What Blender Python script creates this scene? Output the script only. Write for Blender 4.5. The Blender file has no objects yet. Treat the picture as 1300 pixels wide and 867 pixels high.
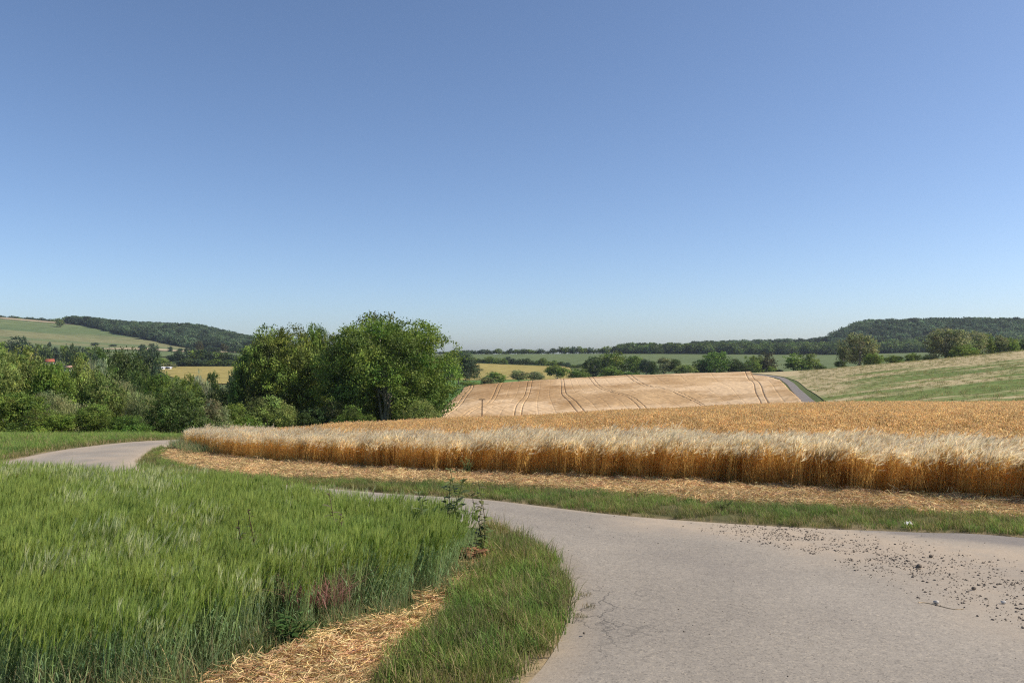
import bpy, math, random
import numpy as np
PI = math.pi
R = math.radians
scene = bpy.context.scene
COL = scene.collection

# ---------------------------------------------------------------- camera
F, UC, VH = 1011.0, 650.0, 445.0          # focal length in photo pixels, centre column, eye-level row
cam_d = bpy.data.cameras.new('camera')
cam_d.sensor_width = 36.0
cam_d.lens = 36.0 * F / 1300.0
cam_d.shift_y = (VH - 433.5) / 1300.0
cam_d.clip_start = 0.1
cam_d.clip_end = 9000.0
cam = bpy.data.objects.new('camera', cam_d)
cam.location = (0, 0, 0)
cam.rotation_euler = (R(90), 0, 0)
COL.objects.link(cam)
scene.camera = cam

# ---------------------------------------------------------------- sky, sun, exposure
SUN_EL, SUN_AZ = 44.0, 90.0              # azimuth clockwise from the viewing direction (+Y)
world = bpy.data.worlds.new('World')
scene.world = world
world.use_nodes = True
wn = world.node_tree.nodes
wl = world.node_tree.links
bg = wn['Background']
sky = wn.new('ShaderNodeTexSky')
sky.sky_type = 'NISHITA'
sky.sun_disc = False
sky.sun_elevation = R(SUN_EL)
sky.sun_rotation = R(SUN_AZ)
sky.altitude = 100
sky.air_density = 0.7
sky.dust_density = 0.85
sky.ozone_density = 3.0
tint = wn.new('ShaderNodeMix'); tint.data_type = 'RGBA'; tint.blend_type = 'MULTIPLY'; tint.inputs[0].default_value = 1.0
tint.inputs[7].default_value = (0.985, 1.0, 1.02, 1)
wl.new(sky.outputs[0], tint.inputs[6]); wl.new(tint.outputs[2], bg.inputs[0])
bg.inputs[1].default_value = 0.142
sun_d = bpy.data.lights.new('sun', 'SUN')
sun_d.energy = 5.0
sun_d.angle = R(0.53)
sun_d.color = (1.0, 0.90, 0.77)
sun = bpy.data.objects.new('sun', sun_d)
sx, sy = math.sin(R(SUN_AZ)), math.cos(R(SUN_AZ))
from mathutils import Vector
sd = Vector((sx * math.cos(R(SUN_EL)), sy * math.cos(R(SUN_EL)), math.sin(R(SUN_EL))))
sun.rotation_euler = sd.to_track_quat('Z', 'Y').to_euler()
sun.location = (20, -20, 60)
COL.objects.link(sun)
scene.view_settings.view_transform = 'Standard'
scene.view_settings.look = 'None'
scene.view_settings.exposure = 0.1
scene.view_settings.gamma = 1.0
scene.cycles.use_denoising = False
scene.cycles.filter_width = 1.2
scene.cycles.max_bounces = 6
scene.cycles.diffuse_bounces = 4
scene.cycles.transmission_bounces = 4
scene.cycles.transparent_max_bounces = 4
scene.cycles.volume_bounces = 0

# ---------------------------------------------------------------- terrain heights (metres from eye level)
NEAR = [(1, -2.6), (6, -2.62), (10, -2.7), (15, -2.87), (20, -3.1), (28, -3.5)]
PROF = {
 -300: NEAR + [(33, -3.8), (42, -4.6), (70, -10), (120, -15), (200, -18), (350, -18), (600, -12), (900, 6), (1500, 72), (1800, 74), (2500, 50), (4200, -60)],
 0: NEAR + [(33, -3.78), (40, -4.3), (50, -6), (80, -11), (150, -17), (300, -20), (450, -18), (600, -13), (800, -6), (900, 2), (1200, 33), (1500, 62), (1800, 64), (2500, 40), (4200, -60)],
 100: NEAR + [(33, -3.74), (39, -4.2), (50, -6), (80, -11), (150, -17), (300, -20), (450, -18), (600, -13), (800, -7), (900, -1), (1150, 18), (1450, 47), (1700, 51), (2500, 30), (4200, -60)],
 180: NEAR + [(33, -3.72), (39, -4.2), (50, -6), (80, -11), (150, -17), (300, -20), (450, -18), (600, -13), (800, -7), (900, -2), (1100, 9), (1400, 33), (1600, 41), (2500, 20), (4200, -60)],
 250: NEAR + [(33, -3.75), (38, -4.2), (50, -6.2), (80, -11), (150, -17), (300, -20), (450, -18), (600, -13), (800, -7), (950, -3), (1150, 2), (1350, 26), (1500, 36), (2500, 0), (4200, -70)],
 300: NEAR + [(33, -3.85), (38, -4.4), (50, -6.4), (80, -11), (150, -17), (300, -20), (450, -18), (600, -13), (800, -7), (950, -3), (1150, 0), (1350, 13), (1500, 17), (2500, -20), (4200, -70)],
 345: NEAR + [(33, -3.95), (38, -4.4), (50, -6.4), (80, -11), (150, -17), (300, -20), (450, -18), (600, -14), (800, -8), (1100, -2), (1350, 3), (1500, 4), (2500, -20), (4200, -70)],
 460: NEAR + [(33, -3.75), (41, -4.4), (50, -6.2), (80, -10.5), (130, -14.5), (250, -18), (400, -19), (600, -14), (900, -6), (1300, 0), (1500, 1), (2500, -20), (4200, -70)],
 550: NEAR + [(33, -3.7), (44, -4.6), (55, -6.2), (90, -12), (130, -15), (180, -15.6), (250, -18.5), (320, -19.5), (450, -19.5), (520, -18.8), (700, -11.8), (850, -8), (1050, -4.8), (1200, -6), (2500, -40), (4200, -90)],
 600: NEAR + [(33, -3.65), (46, -4.7), (60, -6.8), (90, -11.5), (130, -14.6), (180, -15.3), (250, -15.2), (320, -14.7), (380, -17.6), (450, -19.3), (520, -18.8), (700, -11.8), (850, -8.3), (1050, -5.5), (1200, -7), (2500, -20), (4200, -70)],
 700: NEAR + [(33, -3.6), (48, -4.65), (62, -6.6), (90, -11), (130, -14.2), (180, -14.7), (250, -14.0), (330, -12.8), (400, -16), (500, -18.5), (700, -14.6), (850, -9), (1050, -5), (1200, -6), (2500, -20), (4200, -70)],
 800: NEAR + [(33, -3.5), (50, -4.5), (64, -6.4), (90, -10.6), (130, -13.6), (180, -14), (250, -12.2), (340, -11.4), (420, -15), (500, -19), (700, -15), (850, -9), (1050, -5), (1200, -4), (2500, -20), (4200, -70)],
 900: NEAR + [(33, -3.4), (52, -4.4), (66, -6), (90, -9.8), (130, -13), (180, -13.2), (260, -11), (350, -10.7), (430, -14), (500, -18), (700, -14), (900, -8), (1050, -4.5), (1300, 3), (1800, 8), (2500, -20), (4200, -70)],
 1000: NEAR + [(33, -3.35), (53, -4.3), (66, -5.8), (90, -9), (120, -10.6), (150, -10.7), (250, -10), (330, -8.9), (420, -13), (500, -18), (700, -14), (900, -8), (1050, -4.5), (1300, 6), (1800, 8), (2500, -20), (4200, -70)],
 1062: NEAR + [(33, -3.3), (54, -4.25), (66, -5.5), (85, -8), (120, -9.2), (200, -8.6), (300, -6.8), (400, -10), (600, -14), (900, -8), (1050, -5), (1150, 0), (1300, 9), (1500, 12), (1800, 12), (2500, 0), (4200, -70)],
 1082: NEAR + [(33, -3.3), (54, -4.25), (66, -5.45), (85, -7.8), (120, -9), (200, -8.2), (300, -6.3), (400, -9.5), (600, -14), (900, -7.5), (1050, -4), (1150, 9), (1300, 33), (1500, 35), (1800, 31), (2500, 10), (4200, -70)],
 1100: NEAR + [(33, -3.3), (54, -4.25), (66, -5.4), (85, -7.4), (120, -8.6), (200, -7.5), (300, -5.7), (400, -9), (600, -14), (900, -7), (1050, -3), (1150, 9), (1300, 34), (1500, 36), (1800, 32), (2500, 10), (4200, -70)],
 1200: NEAR + [(33, -3.35), (56, -4.42), (66, -5.2), (80, -6.2), (110, -7.2), (200, -5.5), (280, -2.9), (400, -7), (600, -12), (900, -5), (1050, -1), (1150, 11), (1300, 37), (1500, 40), (1800, 37), (2500, 10), (4200, -70)],
 1300: NEAR + [(33, -3.35), (57, -4.4), (66, -5.05), (80, -5.8), (100, -6.5), (200, -3.1), (260, -0.1), (400, -4), (600, -11), (900, -4), (1050, 1), (1150, 11), (1300, 37), (1500, 40), (1800, 37), (2500, 10), (4200, -70)],
 1700: NEAR + [(33, -3.2), (57, -3.8), (66, -4.2), (80, -4.8), (100, -5), (200, 1), (260, 4), (400, 2), (600, -8), (900, -4), (1150, 12), (1300, 33), (1500, 47), (1800, 49), (2500, 10), (4200, -70)],
}
def pchip(xs, ys, q):
    xs = np.array(xs, float); ys = np.array(ys, float)
    h = np.diff(xs); d = np.diff(ys) / h
    m = np.zeros(len(xs)); m[0] = d[0]; m[-1] = d[-1]
    for i in range(1, len(xs) - 1):
        if d[i-1] * d[i] > 0:
            w1, w2 = 2 * h[i] + h[i-1], h[i] + 2 * h[i-1]
            m[i] = (w1 + w2) / (w1 / d[i-1] + w2 / d[i])
    k = np.clip(np.searchsorted(xs, q) - 1, 0, len(h) - 1)
    t = (q - xs[k]) / h[k]
    return ((1 + 2*t) * (1-t)**2 * ys[k] + t * (1-t)**2 * h[k] * m[k] + t*t*(3-2*t) * ys[k+1] + t*t*(t-1) * h[k] * m[k+1])
LY = np.linspace(0, math.log(4200), 500)
UG = np.linspace(-300, 1700, 251)
ks = sorted(PROF)
tab = np.array([pchip([math.log(a) for a, _ in PROF[k]], [b for _, b in PROF[k]], LY) for k in ks])
TAB = np.array([np.interp(UG, ks, tab[:, j]) for j in range(len(LY))]).T
kern = np.exp(-0.5 * (np.arange(-8, 9) / 1.6) ** 2); kern /= kern.sum()
TP = np.pad(TAB, ((8, 8), (0, 0)), mode='edge')
TAB = sum(kern[i] * TP[i:i + len(UG)] for i in range(17))
def Huy(u, Y):
    a = np.clip((np.asarray(u, float) + 300) / 8.0, 0, 249.999)
    b = np.clip(np.log(np.maximum(Y, 1.0)) / LY[1], 0, 498.999)
    i = a.astype(int); j = b.astype(int); fa = a - i; fb = b - j
    return (TAB[i, j] * (1-fa) * (1-fb) + TAB[i+1, j] * fa * (1-fb) + TAB[i, j+1] * (1-fa) * fb + TAB[i+1, j+1] * fa * fb)
def H(x, y):
    x = np.asarray(x, float); y = np.asarray(y, float)
    r = np.hypot(x, y)
    Y = np.maximum(y, 0.62 * r) + 1e-6
    return Huy(UC + F * x / Y, Y)
def H1(x, y): return float(H(np.array([x]), np.array([y]))[0])
def gp(u, v, y0=3.0, off=0.0, y1=4000):
    """a point of the land seen from the lay-by at column u, row v: (x, y)"""
    Y = np.exp(np.linspace(math.log(y0), math.log(y1), 4000))
    vv = VH - (Huy(np.full(4000, float(u)), Y) + off) / Y * F
    k = np.argmax(vv <= v)
    if k == 0: k = np.argmin(np.abs(vv - v))
    return ((u - UC) / F * Y[k], Y[k])
def gpl(pts, **k): return [gp(u, v, **k) for u, v in pts]

# ---------------------------------------------------------------- mesh helpers
def mesh(name, V, Q, C=None, mat=None, smooth=False):
    """V (n,3), Q list of index arrays (quads and/or triangles), C (n,3) colours"""
    me = bpy.data.meshes.new(name)
    V = np.asarray(V, np.float32)
    Qs = Q if isinstance(Q, list) else [Q]
    me.vertices.add(len(V)); me.vertices.foreach_set('co', V.ravel())
    nl = sum(q.size for q in Qs); nf = sum(len(q) for q in Qs)
    me.loops.add(nl); me.polygons.add(nf)
    me.loops.foreach_set('vertex_index', np.concatenate([q.ravel() for q in Qs]).astype(np.int32))
    st = np.concatenate([np.full(len(q), q.shape[1]) for q in Qs]); st = np.concatenate([[0], np.cumsum(st)[:-1]])
    me.polygons.foreach_set('loop_start', st.astype(np.int32))
    if smooth: me.polygons.foreach_set('use_smooth', np.ones(nf, bool))
    me.update(calc_edges=True)
    if C is not None:
        a = me.color_attributes.new('col', 'FLOAT_COLOR', 'POINT')
        a.data.foreach_set('color', np.concatenate([np.asarray(C, np.float32), np.ones((len(V), 1), np.float32)], 1).ravel())
    if mat: me.materials.append(mat)
    return me
def link(name, me, parent=None, **props):
    o = bpy.data.objects.new(name, me); COL.objects.link(o)
    if parent: o.parent = parent
    for k, v in props.items(): o[k] = v
    return o
def grid_faces(n, m):
    i = np.arange(n - 1)[:, None] * m + np.arange(m - 1)[None, :]
    return np.stack([i, i + 1, i + m + 1, i + m], -1).reshape(-1, 4)
def ribbons(P, W, S, C):
    """P (n,k,3) paths, W (n,k) widths, S (n,3) side dirs, C (n,k,3)"""
    n, k, _ = P.shape
    off = S[:, None, :] * W[:, :, None] * 0.5
    V = np.stack([P - off, P + off], 2).reshape(-1, 3)
    b = (np.arange(n)[:, None] * k + np.arange(k - 1)[None, :]) * 2
    Q = np.stack([b, b + 1, b + 3, b + 2], -1).reshape(-1, 4)
    return V, Q, np.repeat(C.reshape(n * k, 3), 2, 0)
def join(parts):
    Vs, Qs, Cs, o = [], [], [], 0
    for V, Q, C in parts:
        Vs.append(V); Qs.append(Q + o); Cs.append(C); o += len(V)
    return np.concatenate(Vs), np.concatenate(Qs), np.concatenate(Cs)
def unit(a): return a / np.maximum(np.linalg.norm(a, axis=-1, keepdims=True), 1e-9)
def tube(pts, rad, sides=7):
    pts = np.array(pts, float); n = len(pts)
    d = unit(np.gradient(pts, axis=0))
    ref = np.where(np.abs(d[:, 2:3]) > .9, [[1., 0, 0]], [[0, 0, 1.]])
    a = unit(np.cross(d, ref)); b = np.cross(d, a)
    t = np.linspace(0, 2 * PI, sides, endpoint=False)
    V = pts[:, None] + (a[:, None] * np.cos(t)[None, :, None] + b[:, None] * np.sin(t)[None, :, None]) * np.array(rad)[:, None, None]
    i = np.arange(n - 1)[:, None] * sides; j = np.arange(sides)[None, :]
    Q = np.stack([i + j, i + (j + 1) % sides, i + sides + (j + 1) % sides, i + sides + j], -1).reshape(-1, 4)
    return V.reshape(-1, 3), Q, np.full((n * sides, 3), .5)
def box_arr(x0, x1, y0, y1, z0, z1):
    V = np.array([(x, y, z) for z in (z0, z1) for y in (y0, y1) for x in (x0, x1)], float)
    Q = np.array([(0, 2, 3, 1), (4, 5, 7, 6), (0, 1, 5, 4), (2, 6, 7, 3), (0, 4, 6, 2), (1, 3, 7, 5)])
    return V, Q, np.full((8, 3), .5)
def in_poly(px, py, poly):
    c = np.zeros(len(px), bool); n = len(poly)
    for i in range(n):
        x1, y1 = poly[i]; x2, y2 = poly[(i + 1) % n]
        if y1 == y2: continue
        k = ((y1 > py) != (y2 > py)) & (px < (x2 - x1) * (py - y1) / (y2 - y1) + x1)
        c ^= k
    return c
def dist_line(px, py, line):
    d = np.full(len(px), 1e9)
    for (x1, y1), (x2, y2) in zip(line[:-1], line[1:]):
        l2 = (x2-x1)**2 + (y2-y1)**2 + 1e-9
        t = np.clip(((px-x1)*(x2-x1) + (py-y1)*(y2-y1)) / l2, 0, 1)
        d = np.minimum(d, np.hypot(px - x1 - t*(x2-x1), py - y1 - t*(y2-y1)))
    return d
def vnoise(x, y, seed=0, scale=1.0):
    """smooth value noise in 0..1"""
    x = np.asarray(x) / scale + 1000 + seed * 17.3; y = np.asarray(y) / scale + 1000 + seed * 9.7
    xi = np.floor(x).astype(np.int64); yi = np.floor(y).astype(np.int64); fx = x - xi; fy = y - yi
    fx = fx*fx*(3-2*fx); fy = fy*fy*(3-2*fy)
    def h(a, b):
        n = (a * 374761393 + b * 668265263 + seed * 974634777) & 0x7fffffff
        n = ((n ^ (n >> 13)) * 1274126177) & 0x7fffffff
        return ((n ^ (n >> 16)) & 0xffff) / 65535.0
    return (h(xi, yi)*(1-fx) + h(xi+1, yi)*fx)*(1-fy) + (h(xi, yi+1)*(1-fx) + h(xi+1, yi+1)*fx)*fy
def scatter(poly, density, rng):
    xs = [p[0] for p in poly]; ys = [p[1] for p in poly]
    n = int((max(xs) - min(xs)) * (max(ys) - min(ys)) * density)
    x = rng.uniform(min(xs), max(xs), n); y = rng.uniform(min(ys), max(ys), n)
    k = in_poly(x, y, poly)
    return x[k], y[k]

# ---------------------------------------------------------------- materials
def new_mat(name):
    m = bpy.data.materials.new(name); m.use_nodes = True
    nt = m.node_tree; b = nt.nodes['Principled BSDF']
    return m, nt, b
def N(nt, t, **k):
    n = nt.nodes.new(t)
    for a, v in k.items():
        if a.startswith('i_'): n.inputs[int(a[2:])].default_value = v
        else: setattr(n, a, v)
    return n
def ramp(nt, fac, stops):
    r = nt.nodes.new('ShaderNodeValToRGB'); e = r.color_ramp.elements
    while len(e) < len(stops): e.new(0.5)
    for el, (p, c) in zip(e, stops):
        el.position = p; el.color = (*c, 1) if len(c) == 3 else c
    nt.links.new(fac, r.inputs[0]); return r.outputs[0]
def noise(nt, scale, detail=3, rough=.55, vec=None, sx=1, sy=1, sz=1):
    g = nt.nodes.new('ShaderNodeNewGeometry') if vec is None else None
    src = g.outputs['Position'] if vec is None else vec
    mp = N(nt, 'ShaderNodeMapping'); mp.inputs['Scale'].default_value = (sx, sy, sz)
    nt.links.new(src, mp.inputs[0])
    n = N(nt, 'ShaderNodeTexNoise'); n.inputs['Scale'].default_value = scale; n.inputs['Detail'].default_value = detail; n.inputs['Roughness'].default_value = rough
    nt.links.new(mp.outputs[0], n.inputs['Vector']); return n.outputs[0]
def mixc(nt, fac, a, b, mode='MIX'):
    m = nt.nodes.new('ShaderNodeMix'); m.data_type = 'RGBA'; m.blend_type = mode
    for s, v in ((m.inputs[0], fac), (m.inputs[6], a), (m.inputs[7], b)):
        if isinstance(v, (int, float)): s.default_value = v
        elif isinstance(v, tuple): s.default_value = (*v, 1)
        else: nt.links.new(v, s)
    return m.outputs[2]
def mathn(nt, op, a, b=0.0, clamp=False):
    m = nt.nodes.new('ShaderNodeMath'); m.operation = op; m.use_clamp = clamp
    for s, v in zip(m.inputs, (a, b)):
        if isinstance(v, (int, float)): s.default_value = v
        else: nt.links.new(v, s)
    return m.outputs[0]
def plant_mat(name, translucency=.3, patch=3.0, lo=(.75, .8, .8), hi=(1.2, 1.15, 1.1), rnd=.35, rough=.6, objcol=False, spec=.2):
    m, nt, b = new_mat(name)
    at = N(nt, 'ShaderNodeAttribute', attribute_name='col')
    n1 = noise(nt, 1.0 / patch, 2)
    c = mixc(nt, 1.0, at.outputs['Color'], ramp(nt, n1, [(.3, lo), (.7, hi)]), 'MULTIPLY')
    oi = N(nt, 'ShaderNodeObjectInfo')
    r = mathn(nt, 'MULTIPLY_ADD', oi.outputs['Random'], rnd); nt.nodes[-1].inputs[2].default_value = 1 - rnd / 2
    cc = N(nt, 'ShaderNodeCombineColor'); [nt.links.new(r, cc.inputs[i]) for i in range(3)]
    c = mixc(nt, 1.0, c, cc.outputs[0], 'MULTIPLY')
    if objcol: c = mixc(nt, 1.0, c, oi.outputs['Color'], 'MULTIPLY')
    nt.links.new(c, b.inputs['Base Color'])
    b.inputs['Roughness'].default_value = rough
    b.inputs['Specular IOR Level'].default_value = spec
    tr = N(nt, 'ShaderNodeBsdfTranslucent'); nt.links.new(c, tr.inputs[0])
    mx = N(nt, 'ShaderNodeMixShader'); mx.inputs[0].default_value = translucency
    out = nt.nodes['Material Output']
    nt.links.new(b.outputs[0], mx.inputs[1]); nt.links.new(tr.outputs[0], mx.inputs[2]); nt.links.new(mx.outputs[0], out.inputs[0])
    return m
M_leaf = plant_mat('foliage', .42, 4.0, (.72, .76, .8), (1.25, 1.22, 1.1), .25, objcol=True)
M_grass = plant_mat('grass_blades', .42, 1.2, (.75, .82, .8), (1.3, 1.15, 1.05), .4)
M_green = plant_mat('green_cereal', .45, .8, (.88, .94, .9), (1.1, 1.06, 1.05), .25, spec=.1)
M_gold = plant_mat('ripe_cereal', .55, .6, (.84, .81, .76), (1.14, 1.12, 1.08), .36, rough=.7, spec=.06)
M_straw = plant_mat('cut_straw', .12, .8, (.75, .72, .68), (1.15, 1.12, 1.08), .45)

def simple_mat(name, col, rough=.85, vary=.25, scale=6.0, bump=0.0, bscale=60):
    m, nt, b = new_mat(name)
    n1 = noise(nt, scale, 5)
    lo = tuple(c * (1 - vary) for c in col); hi = tuple(min(1, c * (1 + vary)) for c in col)
    nt.links.new(ramp(nt, n1, [(.3, lo), (.7, hi)]), b.inputs['Base Color'])
    b.inputs['Roughness'].default_value = rough
    b.inputs['Specular IOR Level'].default_value = .25
    if bump:
        bp = N(nt, 'ShaderNodeBump'); bp.inputs['Strength'].default_value = bump
        nt.links.new(noise(nt, bscale, 4), bp.inputs['Height']); nt.links.new(bp.outputs[0], b.inputs['Normal'])
    return m
M_bark = simple_mat('bark', (.44, .41, .35), .9, .45, 3.0, .5, 12)

# ground: colour attribute times relief noise
M_ground, nt, b = new_mat('soil_and_turf')
at = N(nt, 'ShaderNodeAttribute', attribute_name='col')
c = mixc(nt, 1.0, at.outputs['Color'], ramp(nt, noise(nt, 3.0, 6, .65), [(.3, (.65, .65, .65)), (.72, (1.35, 1.3, 1.25))]), 'MULTIPLY')
c = mixc(nt, 1.0, c, ramp(nt, noise(nt, .03, 4, .6), [(.35, (.8, .85, .8)), (.65, (1.15, 1.1, 1.0))]), 'MULTIPLY')
nt.links.new(c, b.inputs['Base Color']); b.inputs['Roughness'].default_value = .95; b.inputs['Specular IOR Level'].default_value = .1
bp = N(nt, 'ShaderNodeBump'); bp.inputs['Strength'].default_value = .6; bp.inputs['Distance'].default_value = .03
nt.links.new(noise(nt, 25, 5, .7), bp.inputs['Height']); nt.links.new(bp.outputs[0], b.inputs['Normal'])

def field_mat(name, ca, cb, stretch=(1, 1), scale=.05, fine=1.2, cc=None, lines=None, contrast=(.35, .65), bias=False):
    m, nt, b = new_mat(name)
    c = ramp(nt, noise(nt, scale, 5, .6, sx=stretch[0], sy=stretch[1]), [(contrast[0], ca), (contrast[1], cb)])
    if cc:
        nf = noise(nt, scale * .6, 5, .65, sx=stretch[0], sy=stretch[1] * 1.7)
        if bias:
            ab = N(nt, 'ShaderNodeAttribute', attribute_name='col')
            nf = mathn(nt, 'ADD', nf, mathn(nt, 'MULTIPLY', mathn(nt, 'SUBTRACT', ab.outputs['Fac'], .5), .34))
        c = mixc(nt, ramp(nt, nf, [(.47, (0, 0, 0)), (.57, (1, 1, 1))]), c, cc)
    c = mixc(nt, 1.0, c, ramp(nt, noise(nt, fine, 4, .7), [(.3, (.72, .72, .72)), (.7, (1.28, 1.28, 1.28))]), 'MULTIPLY')
    if lines:
        ang, wl_, amt = lines
        g = N(nt, 'ShaderNodeNewGeometry'); mp = N(nt, 'ShaderNodeMapping'); mp.inputs['Rotation'].default_value = (0, 0, ang)
        nt.links.new(g.outputs['Position'], mp.inputs[0])
        w = N(nt, 'ShaderNodeTexWave'); w.inputs['Scale'].default_value = wl_; w.inputs['Distortion'].default_value = 1.5; w.inputs['Detail Scale'].default_value = .3
        nt.links.new(mp.outputs[0], w.inputs[0])
        c = mixc(nt, 1.0, c, ramp(nt, w.outputs[1], [(.0, (1 - amt,) * 3), (.5, (1.03,) * 3)]), 'MULTIPLY')
    nt.links.new(c, b.inputs['Base Color']); b.inputs['Roughness'].default_value = .95; b.inputs['Specular IOR Level'].default_value = .08
    return m
M_hill = field_mat('pale_ripe_barley', (.33, .20, .088), (.55, .375, .195), (1, .35), .05, 1.1, cc=(.62, .445, .26), lines=(R(-12), .16, .12), contrast=(.35, .65))
M_slope = field_mat('rough_meadow', (.12, .175, .045), (.17, .21, .06), (.5, 1), .09, .9, cc=(.44, .36, .20), contrast=(.35, .65), bias=True)
M_fargreen = field_mat('far_green_crop', (.105, .14, .055), (.13, .165, .065), (1, .3), .01, .12, lines=(R(80), .02, .06))
M_lefthill = field_mat('hill_pasture', (.10, .145, .06), (.145, .18, .075), (.3, 1), .006, .06, cc=(.20, .20, .095), lines=(R(70), .02, .06))
M_yellow = field_mat('yellow_crop', (.28, .235, .075), (.34, .275, .09), (1, .3), .02, .15, lines=(R(85), .03, .06))
M_beige = field_mat('bare_beige_field', (.34, .28, .17), (.42, .34, .22), (1, .4), .03, .2)
M_meadow = field_mat('green_meadow', (.10, .19, .045), (.13, .22, .055), (1, .5), .03, .4)

# asphalt
M_road, nt, b = new_mat('worn_asphalt')
pos = N(nt, 'ShaderNodeNewGeometry').outputs['Position']
c = ramp(nt, noise(nt, .35, 4, .6), [(.3, (.25, .222, .182)), (.7, (.335, .298, .242))])
c = mixc(nt, ramp(nt, noise(nt, .5, 5, .65, sx=.5, sy=1.3), [(.55, (0, 0, 0)), (.72, (.5, .5, .5))]), c, (.36, .31, .245))
spk = N(nt, 'ShaderNodeTexVoronoi'); spk.inputs['Scale'].default_value = 70.0; nt.links.new(pos, spk.inputs['Vector'])
sc_ = N(nt, 'ShaderNodeSeparateColor'); nt.links.new(spk.outputs['Color'], sc_.inputs[0])
c = mixc(nt, 1.0, c, ramp(nt, sc_.outputs[0], [(0, (.62, .62, .63)), (.2, (.95, .95, .95)), (.8, (1.03, 1.03, 1.03)), (1, (1.3, 1.27, 1.2))]), 'MULTIPLY')
c = mixc(nt, 1.0, c, ramp(nt, noise(nt, 14, 5, .7), [(.3, (.86, .86, .86)), (.7, (1.12, 1.12, 1.12))]), 'MULTIPLY')
# dust: attribute painted where soil was dragged on to the road
at = N(nt, 'ShaderNodeAttribute', attribute_name='col'); sp = N(nt, 'ShaderNodeSeparateColor'); nt.links.new(at.outputs['Color'], sp.inputs[0])
dn = mathn(nt, 'MULTIPLY', sp.outputs[0], ramp(nt, noise(nt, 2.2, 6, .7), [(.25, (.25, .25, .25)), (.65, (1.3, 1.3, 1.3))]), True)
c = mixc(nt, dn, c, ramp(nt, noise(nt, 30, 4, .7), [(.3, (.35, .28, .20)), (.7, (.45, .375, .28))]))
c = mixc(nt, mathn(nt, 'MULTIPLY', sp.outputs[2], .55, True), c, (.15, .135, .13))
# cracks
mpn = N(nt, 'ShaderNodeMapping'); nt.links.new(pos, mpn.inputs[0])
wob = N(nt, 'ShaderNodeTexNoise'); wob.inputs['Scale'].default_value = 6; wob.inputs['Detail'].default_value = 4; nt.links.new(pos, wob.inputs['Vector'])
vadd = N(nt, 'ShaderNodeVectorMath', operation='MULTIPLY_ADD'); nt.links.new(wob.outputs['Color'], vadd.inputs[0]); vadd.inputs[1].default_value = (.3, .3, .3); nt.links.new(pos, vadd.inputs[2])
vc = N(nt, 'ShaderNodeTexVoronoi', feature='DISTANCE_TO_EDGE'); vc.inputs['Scale'].default_value = 1.7; nt.links.new(vadd.outputs[0], vc.inputs['Vector'])
ck = mathn(nt, 'MULTIPLY', ramp(nt, vc.outputs['Distance'], [(0.006, (1, 1, 1)), (.02, (0, 0, 0))]), sp.outputs[1], True)
c = mixc(nt, ck, c, (.055, .05, .045))
nt.links.new(c, b.inputs['Base Color']); b.inputs['Roughness'].default_value = .88; b.inputs['Specular IOR Level'].default_value = .3
bp = N(nt, 'ShaderNodeBump'); bp.inputs['Strength'].default_value = .5; bp.inputs['Distance'].default_value = .006
hh = mathn(nt, 'SUBTRACT', noise(nt, 90, 3, .7), mathn(nt, 'MULTIPLY', ck, 2.0))
nt.links.new(hh, bp.inputs['Height']); nt.links.new(bp.outputs[0], b.inputs['Normal'])

# ---------------------------------------------------------------- plan of the near ground
crop_front = gpl([(1420, 652), (1300, 640), (1200, 632), (1100, 627), (1000, 620), (900, 614), (800, 610), (700, 606), (600, 602), (500, 598), (400, 591), (300, 583), (255, 576)])
crop_front = [(crop_front[0][0] + 8, crop_front[0][1] - .6)] + crop_front
crop_left = [(-11.9, 29.0), (-11.8, 30.5), (-10.9, 33.0), (-9.0, 36.0), (-7.0, 40.5), (-4, 45.0)]
crop_back = [(4, 54), (14, 60), (28, 64), (62, 68), (70, 66)]
crop = crop_front + crop_left + crop_back + [(70, 11)]
road_in = [(-2.2, -8), (-1.2, 0)] + gpl([(610, 930), (660, 867), (688, 842), (714, 800), (722, 765), (719, 738), (700, 706), (652, 681), (616, 668)]) + [(-2.6, 13.6), (-5.8, 15.5), (-9.0, 17.6)] + [(-10.2, 20.5), (-10.9, 23.2), (-11.9, 26.0), (-12.75, 29.2), (-12.6, 32.2), (-11.2, 35.3), (-9.0, 39), (-6.6, 43), (-4, 49), (3, 66), (20, 90), (44, 122)]
road_out = [(16, -8), (15, 0), (14, 3), (13.0, 5.5), (12.2, 7.4), (10.5, 9.6)] + gpl([(1300, 680), (1180, 675), (1000, 668), (800, 655), (616, 634)]) + [(-2.55, 16.35), (-5.9, 18.3), (-9.9, 21.2)]
# the loop on the left: the far side becomes the inside of the bend
loop_outer = [(-3.2, 13.6), (-6.7, 15.75), (-9.6, 17.3), (-12.6, 19.6), (-14.6, 22.3), (-15.4, 25.0), (-15.9, 28.0), (-15.6, 31.0), (-14.3, 33.8), (-12.8, 36.6), (-10.6, 40.2), (-8.2, 44.2), (-5.8, 50.4), (1, 68), (18, 92.5), (42, 124.5)]
loop_inner = [(-2.55, 16.35), (-5.9, 18.3), (-9.0, 20.3), (-10.1, 21.6), (-10.9, 23.2), (-11.9, 26.0), (-12.75, 28.6), (-12.95, 30.6), (-12.2, 33.1), (-10.6, 36.0), (-8.6, 39.4), (-6.3, 43.4), (-4.0, 49.6), (3, 66), (20, 90), (44, 122)]
A_in = road_in[:11]; A_out = road_out[:11]
far_c = [(43, 123.3)] + [((u - UC) / F * Y, Y) for u, Y in ((1036, 136), (1028, 150), (1011, 200), (1000, 248), (984, 288), (935, 345), (880, 420))]
far_l = [(x - 1.15, y - .1) for x, y in far_c[1:]]; far_r = [(x + 1.15, y + .1) for x, y in far_c[1:]]
side_a = A_in + loop_outer + far_l
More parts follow.
